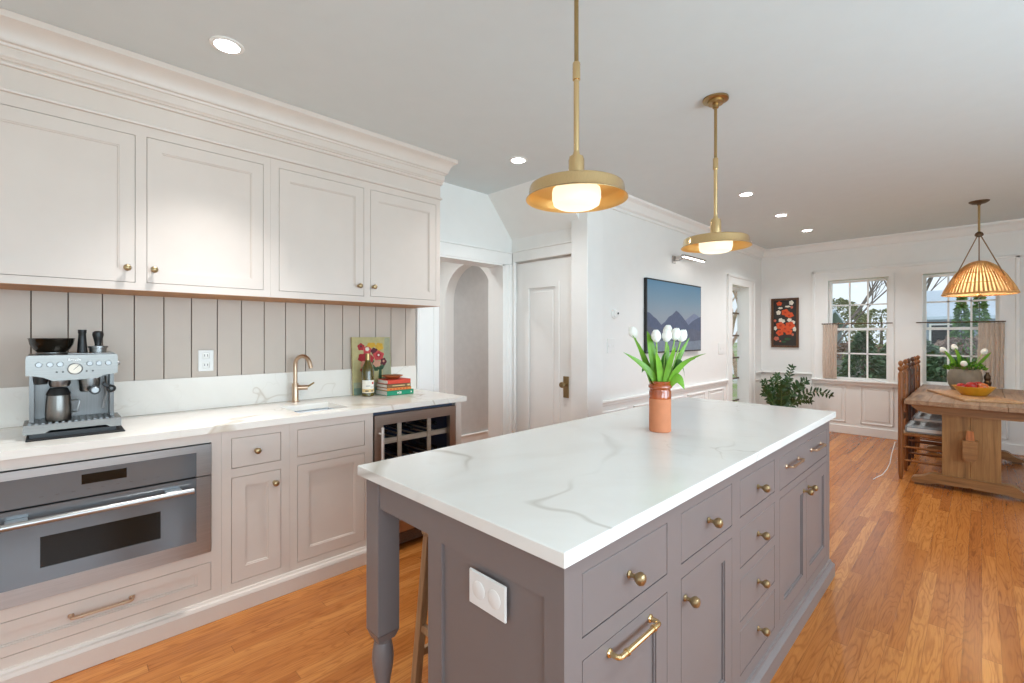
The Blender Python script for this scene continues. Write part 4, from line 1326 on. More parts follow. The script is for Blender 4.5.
o = MB().lathe([(0.026, 0), (0.040, 0.002), (0.058, 0.014), (0.073, 0.022), (0.074, 0.026), (0.071, 0.026), (0.05, 0.016), (0, 0.012)], (1.765, 3.012, 1.026), (0, 0, 1), 30, cap=False).o('clay_dish', M['dish'], None, (1.765, 3.012, 1.026))
tag(o, 'small brown clay dish on top of the red book', 'dish')

# ================================================================== TULIPS ON THE ISLAND
VX, VY = 1.936, 1.013
v = thing('terracotta_vase', 'terracotta vase with amber glazed neck holding tulips on the island', 'vase', (VX, VY, 0.9145))
MB().lathe([(0.044, 0), (0.047, 0.003), (0.047, 0.146)], (VX, VY, 0.9145), (0, 0, 1), 36).o('body', M['terracotta'], v)
MB().lathe([(0.0473, 0.146), (0.0475, 0.178), (0.045, 0.184), (0.046, 0.190), (0.050, 0.194), (0.051, 0.202), (0.048, 0.208), (0.043, 0.213), (0.044, 0.220), (0.046, 0.223), (0.043, 0.224), (0.040, 0.21), (0.040, 0.15), (0, 0.148)], (VX, VY, 0.9145), (0, 0, 1), 36, cap=False).o('glazed_neck', M['glaze'], v, label='shiny amber glazed neck')
S = 0.00447   # metres per photo pixel at the vase
VB = Vector((VX, VY, 1.12))


def vp(u, w, depth=0.0):
    return Vector((VX, VY, 1.343)) + RT * (u - 660) * S + UP * (335 - w) * S + FW * depth


tul = [(638.6, 333, 0.06, 'white tulip farthest left in the terracotta vase', [((648, 362), (635, 335), 0.03, 0.03, 'leaf')]),
       (655, 337, -0.02, 'white tulip second from the left in the terracotta vase', [((652, 352), (647, 331), 0.045, 0.0, 'leaf'), ((650, 370), (621, 352), 0.032, -0.03, 'leaf')]),
       (664, 336.5, -0.03, 'white tulip in front at the middle of the terracotta vase', [((661, 360), (663, 352), 0.03, -0.02, 'leafdk'), ((646, 364), (640, 372), 0.028, -0.02, 'leafdk'), ((666, 362), (671, 346), 0.034, -0.04, 'leaf'), ((657, 366), (651, 352), 0.032, -0.045, 'leaf')]),
       (669.5, 332, 0.03, 'tallest white tulip at the back of the terracotta vase', [((668, 352), (669, 343), 0.03, 0.02, 'leaf'), ((655, 356), (657, 350), 0.03, 0.03, 'leafdk'), ((658, 352), (653, 340), 0.03, 0.04, 'leafdk')]),
       (674.5, 335, 0.0, 'white tulip second from the right in the terracotta vase', [((676, 362), (702, 353), 0.036, -0.03, 'leaf'), ((680, 352), (685, 378), 0.03, 0.0, 'leafdk')]),
       (680.5, 336.5, 0.0, 'white tulip farthest right in the terracotta vase', [((677, 362), (692, 337.5), 0.03, 0.02, 'leaf'), ((676, 366), (698, 359), 0.03, 0.02, 'leaf'), ((674, 372), (680, 388), 0.046, -0.035, 'leaf')])]


def bloom(mb, c, ax, r=0.0185, hh=0.052, n=18):
    ax = Vector(ax).normalized()
    pr = [(0.006, 0), (0.013, 0.006), (r, 0.018), (r * 1.03, 0.028), (r * 0.86, 0.042), (r * 0.5, 0.052), (r * 0.1, 0.055)]
    mb.lathe([(q, z * hh / 0.055) for q, z in pr], c, ax, n)
    for k in range(3):
        t = 2 * PI * k / 3 + 0.4
        mb.lathe([(0.004, 0.004), (r * 0.62, 0.02), (r * 0.66, 0.032), (r * 0.35, 0.048), (0.001, 0.056)], Vector(c) + Vector((math.cos(t), math.sin(t), 0)) * r * 0.42, ax, 10)


for i, (u, w, dp, lab, leaves) in enumerate(tul):
    t = thing('tulip', lab, 'flower', (VX, VY, 1.10), 'white tulips in the terracotta vase')
    top = vp(u, w + 4.5, dp)
    base = VB + RT * (u - 660) * S * 0.35 + FW * dp * 0.3 - UP * 0.01
    pts = bez(base, (base + top) / 2 + RT * (u - 660) * S * 0.1 + UP * 0.03, top, 10)
    MB().tube(pts, 0.0034, 8).o('stem', M['stem'], t)
    mb = MB()
    bloom(mb, top - UP * 0.003, (pts[-1] - pts[-2]), 0.0205, 0.056)
    mb.o('bloom', M['petal'], t, ang=60)
    for (mu, mw), (tu, tw), wd, dd, mt in leaves:
        b0 = VB + RT * (mu - 660) * S * 0.45 + FW * dd * 0.4 - UP * 0.012
        p1 = vp(mu, mw, dd * 0.8)
        p2 = vp(tu, tw, dd * 1.5)
        lp_ = bez(b0, p1 * 1.0 + (p1 - (b0 + p2) / 2) * 0.35, p2, 12)
        side = RT if abs((p2 - b0).normalized().dot(RT)) < 0.75 else UP
        MB().ribbon(lp_, wd, (Vector(side) + FW * 0.35).normalized(), lambda q: max(0.04, math.sin(PI * min(1, 0.18 + 0.82 * q)) ** 0.75), 0.25).o('leaf', M[mt], t, ang=80)

# ================================================================== PENDANTS AND DOWNLIGHTS


def pendant(x, y, lab):
    p = thing('pendant_lamp', lab, 'pendant lamp', (x, y, H), 'brass pendants over the island')
    MB().lathe([(0.066, 0), (0.066, -0.010), (0.060, -0.013), (0.042, -0.014), (0.042, -0.026), (0.038, -0.030), (0.016, -0.031), (0.016, -0.050), (0.010, -0.054)], (x, y, H - 0.0005), (0, 0, 1), 36).o('canopy', M['brassdark'], p)
    MB().cyl((x, y, 2.28), (x, y, 2.58), 0.0078, None, 16).o('upper_rod', M['brassdark'], p)
    MB().lathe([(0.0135, 0), (0.0135, 0.058), (0.011, 0.062)], (x, y, 2.245), (0, 0, 1), 20).o('collar', M['brass'], p)
    MB().cyl((x, y, 1.985), (x, y, 2.25), 0.0098, None, 18).o('lower_rod', M['brass'], p)
    MB().lathe([(0.028, 1.870), (0.028, 1.962), (0.025, 1.968), (0.025, 1.972), (0.016, 1.974), (0.012, 1.985), (0.009, 1.995), (0.009, 2.0)], (x, y, 0), (0, 0, 1), 28).o('socket', M['brass'], p)
    sh = MB().lathe([(0.0285, 1.873), (0.158, 1.871), (0.163, 1.868), (0.1655, 1.861), (0.1690, 1.833), (0.1730, 1.827), (0.1785, 1.8225), (0.1785, 1.821), (0.1725, 1.8255)], (x, y, 0), (0, 0, 1), 64, cap=False)
    so = sh.o('shade', M['brass'], p, ang=40)
    MB().lathe([(0.0285, 1.870), (0.156, 1.868), (0.161, 1.864), (0.1635, 1.858), (0.1675, 1.833), (0.172, 1.8252), (0.1778, 1.8207)], (x, y, 0), (0, 0, 1), 64, cap=False).o('lining', M['brassin'], so, ang=40, label='glowing gold lining')
    MB().lathe([(0.03, 1.868), (0.074, 1.866), (0.083, 1.858), (0.0855, 1.845), (0.0855, 1.825), (0.080, 1.803), (0.066, 1.795), (0.04, 1.791), (0, 1.790)], (x, y, 0), (0, 0, 1), 40).o('globe', M['globe'], p, label='lit opal glass globe')
    return p


pendant(1.322, 1.01, 'brass pendant lamp over the near half of the island')
pendant(2.575, 1.022, 'brass pendant lamp over the far half of the island')


def downlight(x, y, lab, watts=LAMP, cone=104, z=H):
    d = thing('ceiling_downlight', lab, 'downlight', (x, y, z), 'recessed ceiling downlights')
    MB().lathe([(0.056, 0), (0.056, -0.006), (0.050, -0.006)], (x, y, z - 0.0005), (0, 0, 1), 32, cap=False).lathe([(0.068, -0.0005), (0.066, -0.004), (0.056, -0.0045)], (x, y, z), (0, 0, 1), 32, cap=False).o('ring', M['trim'], d)
    MB().lathe([(0.0, -0.004), (0.05, -0.0041), (0.0505, -0.002)], (x, y, z), (0, 0, 1), 28, cap=False).o('lens', M['lens'], d, label='lit round lens')
    l = bpy.data.lights.new('downlight_beam', 'SPOT')
    l.energy = watts
    l.color = (0.95, 0.98, 1.0)
    l.spot_size = math.radians(cone)
    l.spot_blend = 1.0
    l.shadow_soft_size = 0.05
    b_ = bpy.data.objects.new('downlight_beam', l)
    COL.objects.link(b_)
    b_.parent = d
    b_.location = (0, 0, -0.012)


for x, y, lab, *pw in ((0.558, 2.36, 'recessed downlight nearest the upper cabinets, left of the pendants', 105, 84), (2.444, 2.40, 'recessed downlight near the end of the cabinet cornice', 47, 128),
                  (4.511, 1.517, 'recessed downlight nearest the far brass pendant', 56, 120), (5.567, 1.517, 'middle recessed downlight of the far row of three', 62, 128),
                  (6.6, 1.515, 'recessed downlight nearest the windows', 92, 144),
                  (0.55, -0.55, 'recessed downlight behind the camera'), (2.45, -0.55, 'recessed downlight on the window side of the island'),
                  (4.51, -0.7, 'recessed downlight on the window side before the table'), (-1.33, 2.36, 'recessed downlight at the rear of the kitchen before the cabinets', 105, 90), (-1.33, -0.55, 'recessed downlight at the rear of the kitchen by the side window'),
                  ):
    downlight(x, y, lab, *pw)
downlight(2.3, 3.88, 'recessed downlight in the back hall', 60, 150)
downlight(4.3, 3.4, 'recessed downlight in the arched passage', 70, 160)

# ================================================================== SCREEN WALL
o = thing('wall_screen_picture', 'flat black-framed screen showing blue mountains on the white wall', 'television', (4.89, 2.36, 1.54))
MB().box(4.20, 5.468, 2.340, 2.372, 1.158, 1.915, 0.002).o('casing', M['black'], o)


def tvp(u, v, d):
    return (4.212 + 1.244 * u, 2.340 - d, 1.173 + 0.727 * v)


mb = MB()


def ridge(pts, d, mi, base=0.0):
    mb.mi = mi
    for (u0, v0), (u1, v1) in zip(pts, pts[1:]):
        mb.face([tvp(u0, base, d), tvp(u1, base, d), tvp(u1, v1, d), tvp(u0, v0, d)])


ridge([(0, 1), (1, 1)], 0.0005, 0)
ridge([(0.6, 0.40), (0.72, 0.49), (0.85, 0.57), (0.9, 0.56), (1, 0.50)], 0.0008, 1)
ridge([(0, 0.55), (0.04, 0.54), (0.10, 0.49), (0.15, 0.46), (0.23, 0.38), (0.30, 0.43), (0.36, 0.50), (0.42, 0.53), (0.50, 0.60), (0.55, 0.57), (0.62, 0.51), (0.74, 0.39), (0.82, 0.45), (0.9, 0.49), (1, 0.53)], 0.0011, 2)
ridge([(0, 0.36), (0.2, 0.30), (0.4, 0.34), (0.6, 0.28), (0.8, 0.33), (1, 0.30)], 0.0014, 3)
ridge([(0, 0.12), (0.3, 0.16), (0.6, 0.12), (1, 0.15)], 0.0016, 4)
mb.o('display', [P['sky'], P['hill_far'], P['hill_mid'], P['hill_near'], P['mist']], o)

o = thing('picture_light', 'small nickel picture light on the wall above the mountain screen', 'lamp', (4.83, 2.37, 2.17))
MB().box(4.80, 4.87, 2.360, 2.374, 2.125, 2.205, 0.002).o('wall_plate', M['steel'], o)
MB().tube([(4.835, 2.362, 2.150), (4.835, 2.31, 2.150), (4.82, 2.27, 2.165), (4.80, 2.24, 2.192)], 0.006, 8).o('arm', M['steel'], o)
mb = MB()
pr = [(0.030 * math.cos(t), 0.026 * math.sin(t)) for t in [PI * k / 8 for k in range(9)]]
mb.prism([(4.74, 2.22 + a, 2.172 + b_) for a, b_ in pr], (0.52, 0, 0))
mb.o('hood', M['steel'], o)
MB().box(4.75, 5.25, 2.206, 2.232, 2.168, 2.1715).o('light_strip', M['led'], o, label='glowing light strip')

o = thing('thermostat', 'round white thermostat on the wall left of the mountain screen', 'thermostat', (3.665, 2.37, 1.535))
MB().lathe([(0.045, 0), (0.045, 0.012), (0.036, 0.020), (0.036, 0.032), (0.03, 0.036), (0, 0.036)], (3.665, 2.374, 1.535), (0, -1, 0), 28).o('body', M['plate'], o)
MB().lathe([(0.010, 0), (0.010, 0.004), (0, 0.004)], (3.68, 2.338, 1.54), (0, -1, 0), 14).o('dial', M['dark'], o)


def switch(x0, x1, z0, z1, lab, n):
    o = thing('light_switch', lab, 'switch', ((x0 + x1) / 2, 2.37, (z0 + z1) / 2))
    MB().box(x0, x1, 2.367, 2.3745, z0, z1, 0.002).o('plate', M['plate'], o)
    for k in range(n):
        xc = x0 + (x1 - x0) * (k + 0.5) / n
        MB().box(xc - 0.007, xc + 0.007, 2.361, 2.3665, (z0 + z1) / 2 - 0.014, (z0 + z1) / 2 + 0.014, 0.002).o('toggle', M['trim'], o)


switch(3.555, 3.675, 1.178, 1.312, 'white double light switch below the round thermostat', 2)
switch(6.07, 6.25, 1.10, 1.238, 'white light switch beside the glazed door', 2)

# framed flower picture on the window wall
o = thing('framed_picture', 'wood-framed painting of orange flowers left of the windows', 'painting', (7.71, 2.05, 1.52))
MB().plate('x', 1.87, 2.23, 1.16, 1.885, 7.692, 7.719, [(1.90, 2.20, 1.19, 1.855)]).o('frame', M['frame'], o)


def fpp(u, v, d):
    return (7.708 - d, 2.20 - 0.30 * u, 1.19 + 0.665 * v)


mb = MB()
mb.mi = 0
mb.prism([fpp(0, 0, 0), fpp(1, 0, 0), fpp(1, 1, 0), fpp(0, 1, 0)], (0.008, 0, 0))
fl = [(0.25, 0.93, 0.12, 0.045, 1), (0.78, 0.94, 0.10, 0.05, 3), (0.62, 0.86, 0.12, 0.02, 3), (0.30, 0.83, 0.1, 0.02, 3), (0.80, 0.84, 0.06, 0.03, 4), (0.22, 0.73, 0.10, 0.05, 3), (0.52, 0.73, 0.17, 0.07, 1), (0.70, 0.67, 0.18, 0.06, 1), (0.52, 0.73, 0.05, 0.02, 2), (0.68, 0.66, 0.05, 0.02, 2),
      (0.06, 0.55, 0.06, 0.03, 4), (0.32, 0.56, 0.10, 0.045, 3), (0.42, 0.54, 0.09, 0.04, 3), (0.70, 0.56, 0.10, 0.04, 3), (0.86, 0.51, 0.09, 0.04, 3), (0.30, 0.44, 0.18, 0.08, 1), (0.72, 0.44, 0.2, 0.08, 1), (0.5, 0.37, 0.18, 0.075, 1), (0.28, 0.28, 0.16, 0.065, 1), (0.66, 0.30, 0.16, 0.065, 1), (0.92, 0.36, 0.08, 0.05, 3), (0.08, 0.38, 0.07, 0.045, 3),
      (0.30, 0.44, 0.06, 0.025, 2), (0.72, 0.44, 0.06, 0.025, 2), (0.5, 0.37, 0.05, 0.02, 2), (0.28, 0.28, 0.05, 0.02, 2), (0.66, 0.30, 0.05, 0.02, 2), (0.12, 0.15, 0.12, 0.045, 4), (0.3, 0.09, 0.04, 0.02, 4), (0.84, 0.24, 0.05, 0.03, 4), (0.62, 0.14, 0.14, 0.03, 5), (0.45, 0.08, 0.1, 0.02, 5)]
for k, (u, v, ru, rv, mi) in enumerate(fl):
    disc(mb, u, v, ru, rv, 0.0006 + 0.00006 * k, mat=mi, pt=fpp, ph=k * 1.3)
mb.o('canvas', [P['night'], P['orange'], P['orange2'], P['white'], P['pinkp'], P['leafp']], o)

# ================================================================== CURTAINS


def curtain(y0, y1, folds, lab, z0, z1):
    X = XW - 0.062
    nu, nv = folds * 8 + 1, 10
    mb = MB()
    rows = []
    for s in (-0.0012, 0.0012):
        g = []
        for j in range(nv):
            v = j / (nv - 1)
            r = []
            for i in range(nu):
                u = i / (nu - 1)
                amp = 0.011 + 0.005 * math.sin(3.1 * u + 1.5 * v)
                xx = X + amp * math.sin(2 * PI * folds * u + 0.5 * math.sin(2.2 * v + 4 * u)) + s
                yy = y0 + (y1 - y0) * u + 0.004 * math.sin(5 * v + 6 * u)
                r.append(mb.bm.verts.new((xx, yy, z0 + (z1 - z0) * v)))
            g.append(r)
        rows.append(g)
    for k, g in enumerate(rows):
        for j in range(nv - 1):
            for i in range(nu - 1):
                q = [g[j][i], g[j][i + 1], g[j + 1][i + 1], g[j + 1][i]]
                mb.bm.faces.new(q if k else q[::-1])
    a, b_ = rows
    for j in range(nv - 1):
        for i in (0, nu - 1):
            mb.bm.faces.new([a[j][i], a[j + 1][i], b_[j + 1][i], b_[j][i]])
    for i in range(nu - 1):
        for j in (0, nv - 1):
            mb.bm.faces.new([a[j][i], a[j][i + 1], b_[j][i + 1], b_[j][i]])
    bmesh.ops.recalc_face_normals(mb.bm, faces=mb.bm.faces[:])
    return tag(mb.o('cafe_curtain', M['linen'], None, (X, (y0 + y1) / 2, z0), 80), lab, 'curtain', 'linen cafe curtains')


def rod(y0, y1, lab, rings):
    X = XW - 0.062
    o = thing('curtain_rod', lab, 'curtain rod', (X, (y0 + y1) / 2, 1.497), 'dark cafe curtain rods')
    MB().cyl((X, y0, 1.497), (X, y1, 1.497), 0.0065, None, 12).o('bar', M['bronze'], o)
    for y in (y0 + 0.012, y1 - 0.012):
        MB().cyl((X, y, 1.497), (XW - 0.034, y, 1.497), 0.005, None, 8).o('bracket', M['bronze'], o)
    for y in rings:
        MB().tube(arc_pts((X, y, 1.494), (1, 0, 0), (0, 0, 1), 0.011, 0, 2 * PI, 13)[:-1], 0.002, 6, True).o('ring', M['bronze'], o)


rod(0.805, 1.578, 'dark metal curtain rod across the left window', [1.42 + 0.03 * k for k in range(5)])
rod(-0.19, 0.578, 'dark metal curtain rod across the right window behind the pendant', [-0.165 + 0.032 * k for k in range(6)])
curtain(1.40, 1.565, 5, 'beige linen cafe curtain drawn to the left side of the left window', 0.742, 1.486)
curtain(-0.178, 0.035, 6, 'beige linen cafe curtain at the right side of the right window', 0.742, 1.486)

# ================================================================== DINING TABLE, CHAIRS
TX0, TX1, TY0, TY1, TZ = 5.46, 7.34, -0.31, 0.495, 0.76
t = thing('dining_table', 'weathered pine trestle dining table by the windows', 'table', (6.4, 0.09, 0))
mb = MB()
n = 5
for k in range(n):
    a = TY0 + (TY1 - TY0) * k / n
    b_ = TY0 + (TY1 - TY0) * (k + 1) / n
    mb.box(TX0, TX1, a + 0.0006, b_ - 0.0006, 0.722, TZ, 0.003)
mb.o('tabletop', M['pinetop'], t)
YC = 0.07
for xc in (5.58, 7.18):
    # bearer under the top
    pts = [(0.45, 0.7215), (0.45, 0.70), (0.41, 0.668), (0.36, 0.652), (0.33, 0.645), (YC - 0.02, 0.645), (-0.22, 0.645), (-0.25, 0.652), (-0.285, 0.668), (-0.305, 0.70), (-0.305, 0.7215)]
    MB().prism([(xc - 0.045, y, z) for y, z in pts], (0.09, 0, 0)).o('bearer', M['pine'], t)
    MB().box(xc - 0.022, xc + 0.022, YC + 0.001, YC + 0.178, 0.115, 0.645, 0.002).box(xc - 0.022, xc + 0.022, YC - 0.182, YC - 0.001, 0.115, 0.645, 0.002).o('upright', M['pinez'], t)
    ft = [(0.445, 0.022), (0.452, 0.045), (0.44, 0.065), (0.40, 0.075), (0.36, 0.088), (0.335, 0.108), (0.31, 0.116), (-0.17, 0.116), (-0.195, 0.108), (-0.22, 0.088), (-0.26, 0.06), (-0.30, 0.05), (-0.312, 0.035), (-0.305, 0.022), (-0.20, 0.022), (-0.15, 0.035), (YC - 0.02, 0.04), (YC, 0.046), (YC + 0.02, 0.04), (0.28, 0.035), (0.33, 0.022)]
    MB().prism([(xc - 0.05, y, z) for y, z in ft], (0.10, 0, 0)).box(xc - 0.03, xc + 0.03, 0.36, 0.43, 0, 0.0225).box(xc - 0.03, xc + 0.03, -0.29, -0.22, 0, 0.0225).o('foot', M['pine'], t)
st = MB().box(5.60, 7.16, YC - 0.017, YC + 0.017, 0.29, 0.44, 0.002).o('stretcher', M['pine'], t)
mb = MB().prism([(5.44, YC - 0.045, 0.455), (5.44, YC + 0.045, 0.455), (5.44, YC + 0.045, 0.315), (5.44, YC + 0.02, 0.285), (5.44, YC - 0.02, 0.285), (5.44, YC - 0.045, 0.315)], (0.118, 0, 0))
mb.o('tenon', M['pine'], st)
MB().prism([(5.475, YC - 0.020, 0.535), (5.475, YC + 0.020, 0.535), (5.475, YC + 0.028, 0.455), (5.475, YC - 0.028, 0.455)], (0.03, 0, 0)).o('wedge', M['wedgewood'], st, label='red-brown wedge')


def chair(xc, lab, m1):
    c = thing('ladder_back_chair', lab, 'chair', (xc, 0.33, 0), 'chairs along the near side of the table')
    yb_, yf = 0.535, 0.13
    for s in (-1, 1):
        xx = xc + s * 0.19
        pr = [(0.012, 0), (0.018, 0.05), (0.021, 0.12), (0.021, 0.98), (0.017, 0.99), (0.012, 1.0), (0.012, 1.006), (0.022, 1.018), (0.024, 1.03), (0.02, 1.042), (0.010, 1.05), (0.010, 1.056), (0.018, 1.068), (0.0205, 1.080), (0.016, 1.094), (0.006, 1.102), (0, 1.104)]
        MB().lathe(pr, (xx, yb_, 0), (0, 0, 1), 14).o('back_post', m1, c)
        MB().lathe([(0.012, 0), (0.019, 0.05), (0.021, 0.12), (0.021, 0.43), (0.015, 0.445), (0, 0.446)], (xx, yf, 0), (0, 0, 1), 14).o('front_leg', m1, c)
        for z in (0.18, 0.305):
            MB().tube([(xx, yf, z), (xx, (yf + yb_) / 2, z), (xx, yb_, z)], [0.008, 0.012, 0.008], 10).o('side_stretcher', m1, c)
        MB().tube([(xx, yf, 0.42), (xx, (yf + yb_) / 2, 0.42), (xx, yb_, 0.42)], [0.012, 0.016, 0.012], 10).o('seat_rail', m1, c)
    for z in (0.25, 0.34):
        MB().tube([(xc - 0.19, yf, z), (xc, yf, z), (xc + 0.19, yf, z)], [0.008, 0.012, 0.008], 10).o('front_stretcher', m1, c)
    MB().tube([(xc - 0.19, yb_, 0.25), (xc, yb_, 0.25), (xc + 0.19, yb_, 0.25)], [0.008, 0.012, 0.008], 10).o('rear_stretcher', m1, c)
    for z in (0.56, 0.70, 0.84, 0.95):
        MB().prism([(xc - 0.185, yb_ - 0.005, z - 0.03), (xc + 0.185, yb_ - 0.005, z - 0.03), (xc + 0.185, yb_ - 0.005, z + 0.015), (xc + 0.09, yb_ - 0.005, z + 0.03), (xc, yb_ - 0.005, z + 0.036), (xc - 0.09, yb_ - 0.005, z + 0.03), (xc - 0.185, yb_ - 0.005, z + 0.015)], (0, 0.01, 0)).o('back_slat', m1, c)
    MB().box(xc - 0.19, xc + 0.19, yf, yb_ - 0.005, 0.418, 0.436, 0.008, 2).o('rush_seat', M['boardwood'], c, label='woven rush seat')


def seat_cushion(xc, lab):
    tag(MB().box(xc - 0.19, xc + 0.19, 0.12, 0.51, 0.4365, 0.505, 0.02, 3).o('seat_cushion', M['cushion'], None, (xc, 0.31, 0.4365)), lab, 'cushion', 'ticking cushions on the dining chairs')


CH = ((5.84, 'honey wood chair nearest the camera, pushed in at the table', 'chairwood', 'striped cushion on the dining chair nearest the camera'),
      (6.50, 'dark wood chair between two others along the table', 'chairdark', 'striped cushion on the dark middle dining chair'),
      (7.12, 'brown chair at the window end of the table', 'chairwood', 'striped cushion on the dining chair by the window'))
for xc, lab, m1, lab2 in CH:
    chair(xc, lab, M[m1])
    seat_cushion(xc, lab2)
tag(MB().tube([(5.64, 0.575, 0.34), (5.625, 0.60, 0.22), (5.61, 0.61, 0.14), (5.60, 0.63, 0.08), (5.56, 0.66, 0.03), (5.50, 0.70, 0.006), (5.42, 0.71, 0.005)], 0.003, 6).o('power_cord', M['plate'], None), 'thin white cord trailing by the back leg of the nearest chair', 'cord')

# --- on the table
A, B = Vector((6.5, 0.405, TZ)), Vector((5.68, 0.115, TZ))
dAB = (A - B).normalized()
pp = Vector((dAB.y, -dAB.x, 0))
mb = MB().obox((A + B) / 2 + pp * 0.19 + UP * 0.0105, dAB * ((A - B).length / 2), pp * 0.19, UP * 0.010, 0.004, 2)
tag(mb.o('serving_board', M['boardwood'], None, tuple((A + B) / 2)), 'large pale wooden board lying at an angle on the dining table', 'board')
BX, BY, BZ = 6.14, 0.055, 0.7812
bw = MB().lathe([(0.085, 0), (0.09, 0.003), (0.12, 0.04), (0.146, 0.078), (0.152, 0.080), (0.152, 0.083), (0.144, 0.083), (0.115, 0.042), (0.085, 0.010), (0, 0.008)], (BX, BY, BZ), (0, 0, 1), 40, cap=False).o('fruit_bowl', M['yellow'], None, (BX, BY, BZ))
tag(bw, 'ochre yellow enamel bowl of apples on the wooden board', 'bowl')


def apple(x, y, z, r, mat, lab):
    a = thing('apple', lab, 'fruit', (x, y, z), 'apples in the yellow bowl')
    pr = [(0.0, -0.82), (0.25, -0.92), (0.6, -0.78), (0.9, -0.35), (1.0, 0.1), (0.92, 0.5), (0.66, 0.82), (0.36, 0.90), (0.14, 0.78), (0, 0.66)]
    MB().lathe([(q * r, h_ * r) for q, h_ in pr], (x, y, z), (0.2, -0.1, 1), 22).o('flesh', mat, a)
    MB().tube([(x, y, z + r * 0.66), (x + 0.004, y, z + r * 1.15)], 0.0018, 6).o('stalk', M['bronze'], a)


BD = Vector((BX, BY, 0))
for (s, dpt, z, r, mt, lab) in ((-0.020, 0.0, 0.862, 0.042, 'apple', 'red apple in the middle of the yellow bowl'), (0.045, -0.04, 0.858, 0.040, 'appley', 'yellow streaked apple at the front of the yellow bowl'),
                           (0.075, 0.03, 0.862, 0.042, 'apple', 'red apple at the right side of the yellow bowl'), (-0.075, 0.04, 0.852, 0.038, 'apple', 'red apple low at the left side of the yellow bowl')):
    q = BD + RT * s + FW * dpt
    apple(q.x, q.y, z, r, M[mt], lab)

PX, PY = 6.86, 0.13
p = MB().lathe([(0.085, 0), (0.10, 0.004), (0.128, 0.06), (0.138, 0.12), (0.132, 0.18), (0.114, 0.215), (0.108, 0.225), (0.118, 0.24), (0.120, 0.246), (0.110, 0.247), (0.10, 0.225), (0.11, 0.19), (0, 0.17)], (PX, PY, TZ + 0.0005), (0, 0, 1), 40, cap=False).o('stoneware_pot', M['potclay'], None, (PX, PY, TZ))
tag(p, 'round grey-brown stoneware pot of white flowers on the dining table', 'pot')
S2 = 0.0106
PC = Vector((PX, PY, 0))


def pp2(u, w, dp=0.0):
    return PC + RT * (u - 965) * S2 * 0.72 + UP * (1.343 + (335 - w) * S2) + FW * dp


gm = MB()
rg = random.Random(3)
for k in range(420):
    th, ph = rg.uniform(0, 2 * PI), rg.random() ** 0.6
    c0 = PC + Vector((math.cos(th) * 0.16 * ph, math.sin(th) * 0.16 * ph, 0.975 + 0.12 * rg.random() * (1.15 - ph)))
    dv = Vector((math.cos(th) * ph, math.sin(th) * ph, 0.5 + rg.random())).normalized()
    gm.mi = 0 if rg.random() < 0.6 else 1
    L_ = rg.uniform(0.02, 0.045)
    gm.ribbon([c0, c0 + dv * L_ * 0.5, c0 + dv * L_ - UP * 0.004], 0.016, Vector((rg.uniform(-1, 1), rg.uniform(-1, 1), 0.2)))
gm.o('greenery', [M['leaf'], M['leafdk']], None, (PX, PY, 0.97))
g_ = bpy.data.objects['greenery']
tag(g_, 'bushy green filler foliage in the stoneware pot', 'foliage', None, 'stuff')
for u, w, dp, lab in ((955.7, 350.5, 0.03, 'white tulip standing tallest in the stoneware pot'), (944, 353, 0.05, 'white tulip leaning far left from the stoneware pot'), (949, 364.6, -0.12, 'white tulip drooping low over the front of the stoneware pot'), (989.7, 354.3, 0.0, 'white tulip leaning right from the stoneware pot')):
    f = thing('cut_tulip', lab, 'flower', (PX, PY, 0.96), 'white tulips in the stoneware pot')
    e = pp2(u, w, dp)
    b0 = PC + UP * 0.95 + (e - PC - UP * e.z) * 0.35
    MB().tube(bez(b0, (b0 + e) / 2 + UP * 0.03, e, 8), 0.004, 6).o('stem', M['stem'], f)
    mb = MB()
    bloom(mb, e, (e - b0), 0.027, 0.07, 14)
    mb.o('bloom', M['petal'], f, ang=60)
    tip = e + (e - b0).normalized() * 0.03 + RT * (0.05 if u > 965 else -0.02)
    MB().ribbon(bez(b0, (b0 + tip) / 2 + UP * 0.035 - FW * 0.03, tip - FW * 0.03, 9), 0.045, RT + UP * 0.4, None, 0.2).o('leaf', M['leaf'], f, ang=80)
# carved ornament behind the bowl
q = pp2(984.6, 380, -0.02)
o = MB().lathe([(0.03, 0), (0.034, 0.01), (0.018, 0.03), (0.03, 0.055), (0.034, 0.08), (0.02, 0.105), (0.03, 0.125), (0.028, 0.15), (0.014, 0.175), (0.016, 0.19), (0, 0.19)], (7.0, -0.04, TZ + 0.0005), (0, 0, 1), 9).o('carved_ornament', M['bronze'], None, (7.0, -0.04, TZ))
tag(o, 'small dark brown carved ornament behind the fruit bowl', 'ornament')

# --- wicker pendant over the table
WX, WY = 6.35, 0.02
p = thing('wicker_pendant', 'domed wicker pendant lamp hung on ropes over the dining table', 'pendant lamp', (WX, WY, H))
MB().lathe([(0.075, 0), (0.072, -0.008), (0.05, -0.022), (0.016, -0.03), (0.012, -0.04)], (WX, WY, H - 0.0005), (0, 0, 1), 28).o('canopy', M['bronze'], p)
MB().cyl((WX, WY, 2.33), (WX, WY, H - 0.035), 0.009, None, 12).o('stem', M['brassdark'], p)
MB().lathe([(0.008, 0), (0.03, 0.012), (0.032, 0.025), (0.026, 0.04), (0.012, 0.052)], (WX, WY, 2.285), (0, 0, 1), 20).o('hub', M['bronze'], p)
RR, ZR, ZT = 0.262, 1.738, 2.055


def dome(t):
    """t 0 at top .. 1 at the rim"""
    a = t * PI / 2
    s = t ** 0.9
    return RR * s, ZR + (ZT - ZR) * (1 - s ** 2.1)


